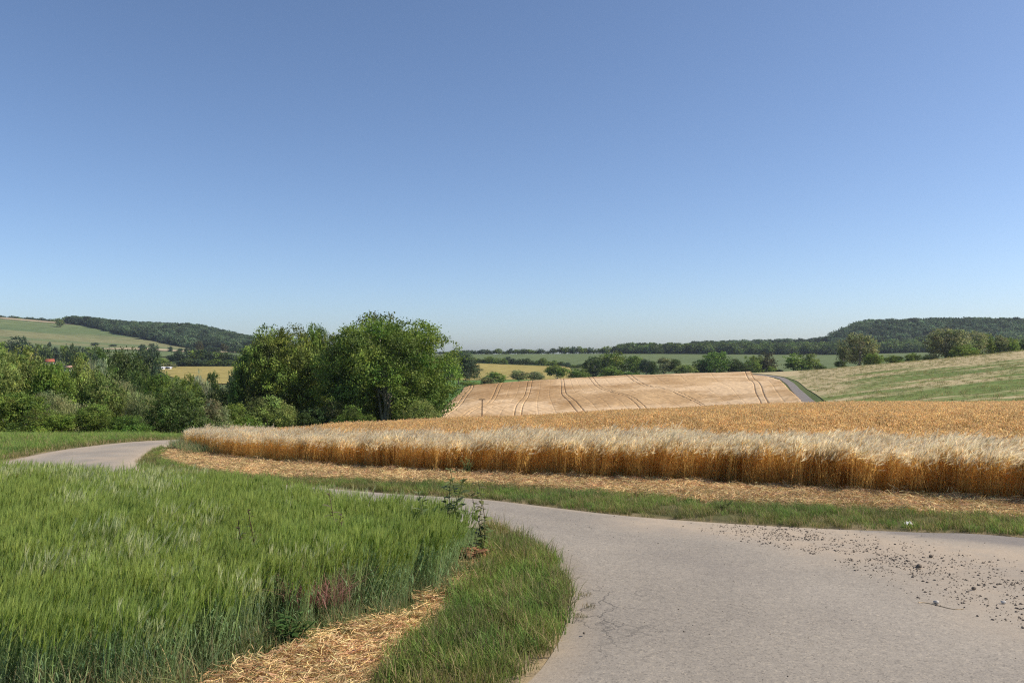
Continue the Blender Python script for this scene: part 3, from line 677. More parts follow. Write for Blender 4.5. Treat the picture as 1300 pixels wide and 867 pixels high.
grass_area('cut_straw_by_barley', straw_far, 48, P_straw, 'cut straw lying in a strip below the golden barley', smin=.8, smax=1.4, keepf=off_road, lift=.01)
x, y = scatter(straw_far, 30, rng); q = (vnoise(x, y, 41, .45) > .55) & off_road(x, y)
gn_scatter('heaped_straw_by_barley', P_straw, x[q], y[q], rng, .8, 1.3, .3, label='loose heaps of straw along the mown strip', z=H(x[q], y[q]) + .02 + .07 * (vnoise(x[q], y[q], 41, .45) - .5))
grass_area('straw_strip_grass', straw_far, 30, P_short, 'sparse grass growing through the cut straw', keepf=clump(42, .9, .5))
grass_area('cut_straw_inner_verge', island_straw, 90, P_straw, 'cut straw heaped between the green barley and inner verge', smin=.6, smax=1.2, lift=.01)
grass_area('grass_through_straw', island_straw, 22, P_short, 'thin green and dry grass growing through the inner straw', keepf=clump(71, .5, .5), smin=.7, smax=1.3)
x, y = scatter(island_straw, 80, rng); q = vnoise(x, y, 43, .4) > .5
gn_scatter('heaped_straw_inner_verge', P_straw, x[q], y[q], rng, .7, 1.2, .35, label='tangled straw heaps beside the green barley', z=H(x[q], y[q]) + .04 + .1 * (vnoise(x[q], y[q], 43, .4) - .4))
x, y = scatter(crop, 6, rng); d = dist_line(x, y, crop_front); q = (d < .6) & (vnoise(x, y, 44, 1.6) > .5) & (x < 12)
gn_scatter('weeds_below_barley', P_long, x[q], y[q], rng, .5, 1.1, .15, label='green weeds growing at the foot of the golden barley')
q = np.hypot(x + 11.3, y - 28.6) < 1.6
x, y = scatter([(-13.2, 26.5), (-9.5, 25.5), (-8, 27), (-11.3, 33), (-13, 32)], 26, rng); q = (dist_line(x, y, crop_front[-3:] + crop_left[:3]) < .5)
gn_scatter('weeds_at_crop_corner', P_long, x[q], y[q], rng, .9, 1.5, .15, label='tall green weeds at the rounded left corner of the golden barley')
x, y = scatter([(10, 60), (140, 66), (210, 260), (100, 330), (66, 330), (40, 120)], .32, rng)
u_ = UC + F * x / y; q = (u_ > 1015) & (dist_line(x, y, far_c) > 3.5) & (u_ < 1420)
P_meadow = protos('meadow_tuft', lambda r: blades(r, 26, .5, .32, .03, .5, (.14, .19, .05), (.26, .28, .10), dry=.2, drycol=(.44, .36, .2)), 4, M_grass)
gn_scatter('meadow_tufts', P_meadow, x[q], y[q], rng, .6, 1.5, .1, label='tufts of dry and green grass on the rough meadow slope', z=H(x[q], y[q]) + .05)

# clods and grit dragged on to the road
def rock(r, s=1.0):
    t, p = np.meshgrid(np.linspace(0, 2*PI, 7, endpoint=False), np.linspace(.25, PI - .25, 4))
    rad_ = r.uniform(.75, 1.2, t.shape)
    V = np.stack([rad_ * np.cos(t) * np.sin(p), rad_ * np.sin(t) * np.sin(p) * r.uniform(.6, 1), rad_ * np.cos(p) * .6], -1).reshape(-1, 3) * s
    i = np.arange(3)[:, None] * 7; j = np.arange(7)[None]
    Q = np.stack([i + j, i + 7 + j, i + 7 + (j + 1) % 7, i + (j + 1) % 7], -1).reshape(-1, 4)
    V = np.concatenate([V, [[0, 0, .6 * s], [0, 0, -.5 * s]]])
    T = np.array([(28, j, (j + 1) % 7) for j in range(7)] + [(29, 21 + (j + 1) % 7, 21 + j) for j in range(7)])
    return V, [Q, T]
M_clod = simple_mat('dark_clod', (.14, .115, .09), .95, .4, 8, .6, 80)
M_stone = simple_mat('pale_stone', (.5, .47, .42), .8, .3, 8)
pr = []
for i in range(5):
    V, Q = rock(np.random.default_rng(i), .01); pr.append(mesh('clod', V, Q, None, M_clod))
x, y = scatter(gpl([(850, 664), (1000, 670), (1300, 684), (1500, 690), (1500, 900), (1300, 800), (1180, 770), (1100, 735), (1000, 700), (900, 684)]), 800, rng)
d = dist_line(x, y, clod_line)
q = (rng.uniform(0, 1, len(x)) < np.exp(-(d / .75) ** 2) * (.25 + .9 * vnoise(x, y, 51, .5))) & (vnoise(x, y, 52, .22) > .3)
gn_scatter('soil_crumbs', pr, x[q], y[q], rng, label='dark soil crumbs and grit strewn over the lane', sc=np.minimum(np.exp(rng.normal(-.4, .55, q.sum())), 1.9), lift=.014)
x, y = scatter([(-1, 4), (9, 4), (9, 14), (-1, 14)], 5, rng); q = in_poly(x, y, ROAD_POLY)
gn_scatter('road_grit', pr, x[q], y[q], rng, label='few stray grains of grit on the lane', sc=np.exp(rng.normal(-.7, .4, q.sum())), lift=.015)

# ---------------------------------------------------------------- single small things
def thing(name, label, cat, loc, group=None):
    o = bpy.data.objects.new(name, None); COL.objects.link(o); o.location = loc; o.empty_display_size = .2
    o['label'] = label; o['category'] = cat
    if group: o['group'] = group
    return o
def place1(u, v, off=0.0):
    x, y = gp(u, v); return (x, y, H1(x, y) + off)
for i, (u, v, s, lab) in enumerate([(1167, 722, .045, 'largest dark soil clod in the thick of the crumbs on the lane'), (1182, 709, .032, 'dark soil clod just behind the largest clod on the lane'), (1236, 750, .03, 'dark soil clod lying alone near the right edge of the crumbs')]):
    V, Q = rock(np.random.default_rng(40 + i), s)
    o = link('soil_clod', mesh('soil_clod', V, Q, None, M_clod), label=lab, category='clod', group='large soil clods on the lane'); o.location = place1(u, v, .03)
for i, (u, v, s, lab) in enumerate([(1189, 768, .03, 'pale stone lying beside the dry stalk on the lane'), (1274, 768, .028, 'pale flat stone among crumbs near the right edge')]):
    V, Q = rock(np.random.default_rng(50 + i), s)
    o = link('stone', mesh('stone', V, Q, None, M_stone), label=lab, category='stone', group='pale stones on the lane'); o.location = place1(u, v, .03)
M_white = simple_mat('white_scrap', (.75, .76, .8), .6, .1, 5)
g = np.random.default_rng(3); n = 6
XX, ZZ = np.meshgrid(np.linspace(-.06, .06, n), np.linspace(-.035, .035, n))
V = np.stack([XX, ZZ, np.abs(g.normal(.03, .014, XX.shape))], -1).reshape(-1, 3)
o = link('litter_scrap', mesh('litter_scrap', V, grid_faces(n, n), None, M_white), label='small crumpled white scrap in the grass at the far road edge', category='litter'); o.location = place1(1153, 668, .02)
# dry stalk on the road
p0, p1 = gp(1166, 767), gp(1226, 776)
pts = [(p0[0] + (p1[0]-p0[0]) * s, p0[1] + (p1[1]-p0[1]) * s + .05 * math.sin(s * 7), 0) for s in np.linspace(0, 1, 12)]
pts = [(a, b_, H1(a, b_) + .016) for a, b_, _ in pts]
V, Q, C = tube(pts, np.linspace(.006, .003, 12), 5)
M_stalk = simple_mat('dry_stalk', (.58, .44, .27), .8, .2, 10)
link('dry_stalk', mesh('dry_stalk', V, Q, None, M_stalk), label='long thin dry stalk lying on the lane at the right', category='stalk')

# weeds in the green crop
M_weed = plant_mat('weed_leaf', .25, 1, rnd=.2)
def weed(u, v, hgt, label, col=(.10, .17, .05), top=(.15, .18, .07), nleaf=60, leafsz=.06, spread=.16, seed=0, depth=None, cat='plant', name='weed_plant', stems=4):
    x, y = depth if depth else gp(u, v)
    o = thing(name, label, cat, (x, y, H1(x, y)))
    r = np.random.default_rng(seed)
    sp_, lp = [], []
    for s in range(stems):
        a = r.uniform(0, 2*PI); ln = r.uniform(.4, 1) * spread * (s > 0) + .02; hs = hgt * (1 if s == 0 else r.uniform(.6, .92))
        ps = [(math.cos(a)*ln*t_**1.3 + .05*math.sin(s+4*t_)*hs, math.sin(a)*ln*t_**1.3 + .04*math.cos(s*2+3*t_)*hs, hs*t_) for t_ in np.linspace(0, 1, 7)]
        V, Q, C = tube(ps, np.linspace(.008, .004, 7), 5); sp_.append((V, Q, np.tile(np.array(top) * 1.1, (len(V), 1))))
        k = nleaf // stems; tt = r.uniform(.15, 1, k)
        base = np.array([np.interp(tt, np.linspace(0, 1, 7), [p[i] for p in ps]) for i in range(3)]).T
        d = rsides(r, k); L_ = 2.0 * leafsz * (1.3 - .7 * tt) * r.uniform(.6, 1.4, k); t3 = np.array([0, .35, .75, 1])
        P = base[:, None] + d[:, None] * (L_[:, None] * t3)[..., None]; P[..., 2] += (L_[:, None] * (t3 * r.uniform(.2, .9, (k, 1)) - .5 * t3**2))
        f = tt[:, None, None]
        C = jit(r, col, k, 4, .2) * (1 - f) + jit(r, top, k, 4, .2) * f
        lp.append(ribbons(P, np.array([.3, 1, .8, .1])[None] * (L_ * .42)[:, None], unit(np.cross(d, [0, 0, 1.]) + r.normal(0, .2, (k, 3))), C))
    V, Q, C = join(sp_); link('stem', mesh('stem', V, Q, C, M_weed), o)
    V, Q, C = join(lp); link('foliage', mesh('foliage', V, Q, C, M_weed), o)
    return o
weed(0, 0, 1.2, 'tallest leafy weed above the green barley at the road edge', seed=1, depth=((578-UC)/F*10.3, 10.3), nleaf=130, leafsz=.09, stems=5)
weed(0, 0, 1.02, 'slender seeding weed at the right tip of the green barley', seed=2, depth=((611-UC)/F*10.4, 10.4), nleaf=90, leafsz=.06, spread=.08, stems=3, top=(.17, .15, .07))
weed(0, 0, 1.05, 'leafy weed with drooping tip in the middle of the green barley', seed=3, depth=((421-UC)/F*9.2, 9.2), nleaf=70, stems=3, top=(.16, .12, .07))
weed(0, 0, 1.0, 'dark curled weed head in the green barley near the left', seed=4, depth=((319-UC)/F*8.4, 8.4), nleaf=50, stems=2, col=(.06, .07, .03), top=(.10, .06, .04), leafsz=.05)
weed(0, 0, .95, 'bushy weed among stalks left of the tallest weed', seed=5, depth=((535-UC)/F*9.9, 9.9), nleaf=80, stems=4, spread=.2)
x_, y_ = gp(402, 792)
o = thing('seeding_grass', 'reddish feathery seeding grass standing before the green barley', 'grass', (x_, y_, H1(x_, y_)))
V, Q, C = blades(np.random.default_rng(6), 60, .3, .42, .005, .35, (.24, .22, .10), (.42, .24, .18)); link('stem', mesh('stem', V, Q, C, M_weed), o)
V, Q, C = blades(np.random.default_rng(7), 420, .34, .50, .005, .5, (.30, .16, .12), (.50, .24, .22), hv=.2); V = V * [1, 1, .5] + [0, 0, .24]; link('plume', mesh('plume', V, Q, C, M_weed), o)
weed(0, 0, .35, 'dark green leafy clump under the barley beside the straw', seed=7, depth=gp(365, 826), nleaf=200, stems=12, leafsz=.045, spread=.25, col=(.05, .10, .025), top=(.08, .14, .04))
weed(0, 0, .22, 'heap of dead reddish stems at the tip of the green field', seed=8, depth=gp(592, 712), nleaf=160, stems=16, leafsz=.08, spread=.35, col=(.28, .15, .08), top=(.30, .16, .09))
weed(0, 0, .5, 'dark green weed at the foot of the golden barley above the bend', seed=9, depth=gp(592, 604), nleaf=140, stems=12, leafsz=.035, spread=.2)
weed(0, 0, .2, 'leafy weed in the grass strip below the straw', seed=10, depth=gp(920, 648), nleaf=100, stems=8, leafsz=.03, spread=.2, col=(.09, .14, .035), top=(.15, .18, .06))
for i, (u, v, lab) in enumerate([(742, 757, 'upper grass tuft growing in the crack at the bend'), (737, 785, 'lower grass tuft growing in the crack at the bend'), (748, 772, 'middle grass tuft growing in the cracked asphalt')]):
    V, Q, C = blades(np.random.default_rng(i), 50, .07, .035, .005, .5, (.08, .1, .03), (.2, .2, .07), dry=.3)
    o = link('grass_tuft', mesh('grass_tuft', V, Q, C, M_grass), label=lab, category='grass tuft', group='grass tufts in the road crack'); o.location = place1(u, v, .012)

# utility pole and post
M_wood = simple_mat('grey_wood', (.10, .075, .055), .9, .3, 4)
px_, py_ = (612 - UC) / F * 165, 165.0
zt = -10.05; zb = H1(px_, py_)
o = thing('utility_pole', 'old dark wooden pole with a crossbar at the foot of the barley hill', 'pole', (px_, py_, zb))
V, Q, C = tube([(0, 0, -.3), (0, 0, (zt - zb) * .5), (.03, 0, zt - zb)], [.14, .12, .10], 8); link('post', mesh('post', V, Q, None, M_wood), o)
V, Q, C = box_arr(-.7, .7, -.14, -.11, zt - zb - .16, zt - zb + .02); link('crossbar', mesh('crossbar', V, Q, None, M_wood), o)
x_, y_ = (953 - UC) / F * 140, 140.0; zb = H1(x_, y_); zt = VH - 515; zt = zt / F * y_
o = thing('marker_post', 'short dark post standing below the tramlines on the barley hill', 'post', (x_, y_, zb))
V, Q, C = tube([(0, 0, -.2), (0, 0, zt - zb)], [.11, .10], 8)
link('shaft', mesh('shaft', V, Q, None, M_wood), o)
V, Q, C = tube([(0, 0, zt - zb), (0, 0, zt - zb + .06)], [.13, .05], 8); link('cap', mesh('cap', V, Q, None, M_wood), o)

# ---------------------------------------------------------------- trees
def tree_proto(kind, seed, nleaf, leaf, level):
    lo = level == 'lo'
    r = np.random.default_rng(seed)
    K = dict(broad=(.52, .50, 1.0, 38, (.17, .25), .0), walnut=(.52, .48, .95, 34, (.15, .22), .0), ash=(.58, .44, .9, 26, (.13, .23), .06),
             willow=(.55, .46, .9, 22, (.16, .26), .06), dense=(.54, .47, 1.0, 20, (.20, .30), .04), shrub=(.46, .52, 1.0, 24, (.14, .26), .05), pine=(.55, .45, .7, 22, (.12, .2), .05))[kind]
    cz, rz_, rxy, nl, (l0, l1), jag = K; nl = int(nl * 1.5); l0 *= .85; l1 *= .85
    d = unit(r.normal(0, 1, (nl * 3, 3))); d = d[(d[:, 2] > -.75)][:nl]; nl = len(d)
    rad_ = r.uniform(.45, .8, nl)[:, None]
    if kind in ('broad', 'walnut'):
        nl = 74; ii = np.arange(nl) + .5; ph_ = np.arccos(1 - 2 * ii / nl); th_ = ii * 2.399963
        d = np.stack([np.cos(th_) * np.sin(ph_), np.sin(th_) * np.sin(ph_), np.cos(ph_)], 1) + r.normal(0, .07, (nl, 3))
        rad_ = (r.uniform(.66, .80, nl) * np.where(np.arange(nl) % 6 == 0, .6, 1))[:, None]; l0, l1 = .10, .165
    cen = d * rad_ * np.array([.5 * rxy, .5 * rxy, rz_]) + [0, 0, cz]
    if kind == 'pine': cen[:, :2] *= (1.25 - cen[:, 2:3]) * 1.2
    if kind in ('broad', 'walnut', 'dense'):            # skirt reaching low
        k = int(nl * .35) if kind == 'dense' else 0; cen[:k, 2] = r.uniform(.16, .42, k); cen[:k, :2] *= 1.15
    lr = r.uniform(l0, l1, nl)
    tint = r.normal(1, .2, (nl, 1)) * (1 + r.normal(0, .05, (nl, 3)))
    li = r.choice(nl, nleaf, p=lr**2 / (lr**2).sum())
    dd_ = unit(r.normal(0, 1, (nleaf, 3)) + [0, 0, .25])
    # sub-tufts: leaves gather round twig ends
    nt_ = max(8, nleaf // (34 if level in ('huge',) else 22 if level == 'hi' else 12 if not lo else 5)); tw = unit(r.normal(0, 1, (nt_, 3)) + [0, 0, .3]); tl = r.choice(nl, nt_, p=lr**2 / (lr**2).sum()); trr = 1 - .42 * r.uniform(0, 1, nt_) ** 1.6 + r.normal(0, .04 + jag * .4, nt_)
    ti = r.integers(0, nt_, nleaf)
    tc = cen[tl] + tw * (lr[tl] * trr)[:, None] * np.array([1, 1, .85])
    pos_ = tc[ti] + r.normal(0, 1, (nleaf, 3)) * ({'huge': .019, 'hi': .024, 'mid': .032, 'lo': .05}[level]) * np.array([1, 1, .8])
    hw = np.percentile(np.abs(pos_[:, :2]), 97.5); fx_ = .5 / hw; top_ = np.percentile(pos_[:, 2], 99.7); fz_ = 1.0 / top_
    pos_ = pos_ * [fx_, fx_, fz_]; cen = cen * [fx_, fx_, fz_]
    pos_[:, 2] = np.maximum(pos_[:, 2], .02)
    if kind == 'broad':
        gap = (np.abs(pos_[:, 0] - .03) < .06 + .05 * r.uniform(0, 1, nleaf)) & (pos_[:, 1] < .08) & (pos_[:, 2] < .50) & (pos_[:, 2] > .1); pos_[gap, 0] += np.where(pos_[gap, 0] > 0, .12, -.12)
    nrm = unit(tw[ti] * .8 + r.normal(0, .7, (nleaf, 3)) + [0, 0, .2])
    a = unit(np.cross(nrm, r.normal(0, 1, (nleaf, 3)))); b_ = np.cross(nrm, a)
    sz = leaf * r.uniform(.55, 1.35, nleaf)[:, None]
    asp = .45 if kind == 'willow' else .7
    if kind == 'willow': a = unit(a * .6 + [0, 0, -.8])
    V = np.stack([pos_ - a*sz, pos_ - b_*sz*asp + nrm * sz * .15, pos_ + a*sz, pos_ + b_*sz*asp + nrm * sz * .15], 1).reshape(-1, 3)
    Q = np.arange(nleaf * 4).reshape(-1, 4)
    ttint = r.normal(1, .14, (nt_, 1)) * (1 + r.normal(0, .05, (nt_, 3)))
    if kind == 'walnut': ttint = ttint * np.where((trr > .9)[:, None] & (r.uniform(0, 1, (nt_, 1)) < .6), [[2.3, 2.1, 2.3]], .72)
    col = (tint[tl[ti]] * ttint[ti] * r.normal(1, .12, (nleaf, 1))).clip(.3, 4.0)
    crown = mesh('crown_' + kind, V, Q, np.repeat(col, 4, 0), M_leaf)
    # trunk and limbs
    parts = []
    tr_ = .012 if kind == 'shrub' else .028 if kind == 'broad' else .022
    bend = r.normal(0, .02, (6, 2)); bend[0] = 0
    zs = np.linspace(-.02, cz + .15, 6)
    tp = [(bend[:i+1, 0].sum(), bend[:i+1, 1].sum(), z) for i, z in enumerate(zs)]
    parts.append(tube(tp, np.linspace(tr_ * 1.25, tr_ * .35, 6), 8 if not lo else 5))
    for i in range(min(nl, 16 if not lo else 5)):
        e = cen[i]; s = np.array(tp[r.integers(1, 5)]); 
        m_ = s * .5 + e * .5 + [0, 0, -.03]
        parts.append(tube([s, m_, e], [tr_ * .5, tr_ * .32, tr_ * .1], 5 if not lo else 4))
    V, Q, C = join(parts)
    return crown, mesh('trunk_' + kind, V, Q, None, M_bark, True)
PROTO = {}
def get(kind, var, level):
    key = (kind, var, level)
    if key not in PROTO:
        n_, l_ = {'huge': (95000, .0085), 'hi': (21000, .015), 'mid': (6000, .026), 'lo': (1300, .055)}[level]
        PROTO[key] = tree_proto(kind, sum(map(ord, kind)) + var * 31, n_, l_, level)
    return PROTO[key]
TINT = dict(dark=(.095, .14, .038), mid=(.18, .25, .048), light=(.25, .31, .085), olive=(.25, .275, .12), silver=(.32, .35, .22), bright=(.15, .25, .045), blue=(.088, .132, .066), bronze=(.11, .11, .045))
count = [0]
def tree(u, vtop, wpx, Y, kind, tint, label, group=None, name=None, cat='tree', level=None, dz=0.0, var=None, dep=.9):
    count[0] += 1
    x = (u - UC) / F * Y; zb = H1(x, Y) - .1; h = (VH - vtop) / F * Y - zb
    w = wpx / F * Y
    if level is None: level = 'hi' if Y < 200 else ('mid' if wpx > 28 else 'lo')
    cr, tk = get(kind, (count[0] if var is None else var) % 3, level)
    o = thing(name or ('shrub' if kind == 'shrub' else 'tree'), label, cat, (x, Y, zb), group)
    o.rotation_euler = (0, 0, 0 if level == 'huge' else (count[0] * 2.39996) % (2*PI)) 
    o.scale = (w, w, h)
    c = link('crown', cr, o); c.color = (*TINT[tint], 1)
    link('trunk', tk, o)
    return o
T = tree
# --- the pair of great trees in the middle and their neighbours
T(489, 403, 156, 104, 'broad', 'mid', 'largest tree of the scene, broad dark green crown with grey forked trunk', level='huge', name='broad_tree', var=0)
T(358, 418, 108, 112, 'walnut', 'mid', 'tall tree tipped with pale fresh shoots left of the largest tree', level='huge', name='walnut_tree', var=1)
T(322, 443, 50, 108, 'walnut', 'mid', 'lower pale tipped tree at the left end of the central tree group', name='walnut_tree', var=2, level='hi')
T(489, 478, 150, 122, 'dense', 'dark', 'dark tree added behind the largest tree to block light through its gap', name='broadleaf_tree')  # added behind the trunk so the crown gap stays dark
T(400, 415, 42, 118, 'ash', 'mid', 'narrow treetop rising between the two great trees', name='ash_tree')
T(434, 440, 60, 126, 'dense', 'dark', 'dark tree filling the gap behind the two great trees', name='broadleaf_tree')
T(549, 456, 34, 125, 'ash', 'dark', 'ragged tree leaning out at the right of the largest tree', name='ash_tree')
T(582, 446, 48, 330, 'ash', 'blue', 'bluish dark tree just right of the central tree group', name='ash_tree', level='hi')
T(345, 505, 75, 92, 'shrub', 'light', 'light green bush at the foot of the pale tipped trees', cat='shrub')
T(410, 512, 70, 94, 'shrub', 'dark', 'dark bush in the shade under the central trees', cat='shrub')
T(534, 510, 56, 92, 'shrub', 'light', 'light green bush right of the forked trunk', cat='shrub')
T(452, 516, 44, 90, 'shrub', 'mid', 'mid green bush left of the forked trunk', cat='shrub')
T(598, 484, 30, 400, 'shrub', 'mid', 'small green bush at the top left corner of the barley hill', cat='shrub')
T(628, 472, 26, 420, 'shrub', 'mid', 'rounded bush on the green meadow behind the barley hill', cat='shrub')
# --- left cluster
T(28, 444, 82, 74, 'ash', 'light', 'light green feathery tree at the left edge above the verge', name='ash_tree')
T(-12, 440, 76, 70, 'ash', 'light', 'light green tree cut off by the left edge', name='ash_tree')
T(68, 463, 60, 70, 'ash', 'mid', 'mid green feathery tree between the light trees at left', name='ash_tree')
T(97, 457, 48, 78, 'ash', 'light', 'slim light green tree with pointed top left of the willows', name='ash_tree')
T(120, 470, 62, 72, 'ash', 'light', 'light green tree spreading in front of the silver willow', name='ash_tree')
T(150, 484, 62, 78, 'willow', 'olive', 'rounded olive willow right of the light green trees', name='willow_tree')
T(182, 499, 44, 72, 'willow', 'olive', 'smaller olive willow beside the dark rounded bush', name='willow_tree')
T(75, 498, 70, 62, 'willow', 'olive', 'low olive willow in front of the feathery trees', name='willow_tree')
T(20, 500, 80, 58, 'ash', 'mid', 'mid green bushy tree low at the left edge', name='ash_tree')
T(110, 515, 70, 56, 'shrub', 'mid', 'mid green bush above the verge below the willows', cat='shrub')
T(52, 520, 70, 54, 'shrub', 'mid', 'bush at the top of the left verge near the edge', cat='shrub')
T(160, 528, 60, 56, 'shrub', 'bright', 'bright green bush on the verge between willow and dark bush', cat='shrub')
T(224, 492, 76, 62, 'dense', 'dark', 'dark rounded broad-leaved bush right of the willows', name='broadleaf_tree', level='hi')
T(262, 509, 60, 64, 'shrub', 'olive', 'olive bush right of the dark rounded bush', cat='shrub')
T(292, 514, 50, 68, 'shrub', 'mid', 'spreading green bush beside the corner of the golden barley', cat='shrub')
T(118, 458, 40, 110, 'willow', 'silver', 'silvery willow behind the light green trees', name='willow_tree')
T(137, 444, 56, 150, 'dense', 'dark', 'left half of the dark dense pair of trees in mid distance', name='broadleaf_tree', level='hi')
T(168, 446, 54, 155, 'dense', 'dark', 'right half of the dark dense pair of trees in mid distance', name='broadleaf_tree', level='hi')
T(192, 447, 28, 210, 'dense', 'blue', 'dark round tree just right of the dark dense pair', name='broadleaf_tree', level='mid')
T(172, 472, 46, 120, 'dense', 'dark', 'dark tree in front of the dense pair above the olive willow', name='broadleaf_tree')
T(203, 476, 44, 110, 'ash', 'mid', 'green tree behind the dark rounded bush', name='ash_tree')
T(238, 478, 40, 108, 'ash', 'mid', 'green tree right behind the dark rounded bush', name='ash_tree')
T(250, 476, 30, 125, 'willow', 'silver', 'silvery willow left of the dark trees below the yellow field', name='willow_tree', level='mid')
T(268, 475, 34, 150, 'dense', 'dark', 'dark rounded tree below the left yellow field', name='broadleaf_tree', level='mid')
T(298, 477, 36, 150, 'dense', 'blue', 'very dark tree between the yellow field and pale tipped tree', name='broadleaf_tree', level='mid')
T(285, 494, 50, 120, 'dense', 'dark', 'low dark tree behind the spreading green bush', name='broadleaf_tree', level='mid')
# --- valley row at left, 400-800 m
T(20, 428, 34, 560, 'dense', 'blue', 'big round dark tree in front of the left hill pasture', name='broadleaf_tree', level='mid')
row = [(0, 437, 20), (36, 440, 18), (47, 437, 14), (58, 438, 15), (70, 441, 16), (80, 439, 14), (90, 437, 14), (102, 440, 16), (114, 441, 16), (126, 441, 18), (-20, 436, 24), (-45, 436, 26)]
for i, (u, v, w) in enumerate(row):
    T(u, v, w, 620 + (i % 3) * 15, 'dense', ('dark', 'blue', 'mid')[i % 3], 'dark green tree in the hedgerow along the foot of the left hill', 'trees along the foot of the left hill', 'broadleaf_tree')
for i, (u, v, w) in enumerate([(8, 452, 30), (32, 450, 28), (48, 459, 20), (78, 462, 20), (100, 448, 26), (120, 450, 24), (-20, 450, 34), (38, 461, 26), (96, 462, 22), (105, 462, 22)]):
    T(u, v, w, 430 + (i % 4) * 22, 'dense', ('dark', 'mid', 'blue')[i % 3], 'dark tree in the wooded valley in front of the hill hedgerow', 'trees in the wooded valley at left', 'broadleaf_tree')
T(194, 436, 16, 700, 'dense', 'blue', 'round dark tree alone on the beige field of the left hill', name='broadleaf_tree', level='mid')
T(222, 446, 20, 640, 'dense', 'blue', 'round dark tree below the beige field left of the dark copse', name='broadleaf_tree', level='mid')
T(180, 442, 18, 660, 'dense', 'dark', 'round tree below the lone tree of the beige field', name='broadleaf_tree')
T(205, 455, 22, 600, 'ash', 'mid', 'mid green tree behind the white sheds', name='ash_tree')
T(213, 461, 20, 592, 'ash', 'olive', 'olive tree just above the white sheds', name='ash_tree')
for i, (u, v, w) in enumerate([(236, 446, 20), (248, 445, 20), (258, 444, 20), (268, 446, 18), (278, 447, 18), (288, 447, 18), (298, 450, 18), (306, 453, 16), (240, 455, 20), (254, 456, 18), (272, 456, 18), (288, 457, 18), (228, 458, 16), (262, 459, 14), (244, 462, 14), (312, 455, 16), (325, 452, 18), (340, 450, 18)]):
    T(u, v, w, 640 - (i // 8) * 15, 'dense', ('blue', 'dark', 'mid')[(i * 2) % 3], 'tree in the dark copse above the left yellow field', 'trees of the copse above the left yellow field', 'broadleaf_tree')
for i, (u, v, w) in enumerate([(160, 474, 26), (185, 468, 24), (205, 474, 22), (222, 478, 22), (300, 470, 20)]):
    T(u, v, w, 300 + i * 12, 'dense', ('dark', 'mid')[i % 2], 'dark tree in the hollow below the left yellow field', 'trees in the hollow below the yellow field', 'broadleaf_tree')
T(76, 404, 9, 1300, 'dense', 'light', 'lone lighter green tree high on the left hill pasture', name='broadleaf_tree', level='lo')
T(253, 433, 9, 960, 'dense', 'bronze', 'brownish tree standing on the green strip below the ridge wood', name='broadleaf_tree')
T(285, 436, 11, 960, 'dense', 'bronze', 'pale brownish tree right of the brownish tree below the ridge wood', name='broadleaf_tree')
T(320, 439, 9, 1000, 'dense', 'blue', 'small bluish tree below the right end of the ridge wood', name='broadleaf_tree')
for i, (u, v, w) in enumerate([(238, 442, 8), (246, 441, 8), (262, 441, 8), (270, 440, 9), (276, 441, 8), (294, 441, 9), (302, 441, 9), (310, 442, 8), (181, 437, 9), (216, 440, 6), (228, 442, 7), (63, 434, 4), (120, 435, 9), (143, 437, 9)]):
    T(u, v, w, 930 if i < 12 else 1000, 'shrub', 'blue', 'small dark hedge bush on the left hillside', 'hedge bushes on the left hillside', 'hedge_bush', 'bush', level='lo')
T(37, 408.5, 9, 1420, 'shrub', 'blue', 'small dark bush high on the left hill pasture', name='hedge_bush', cat='bush', level='lo')
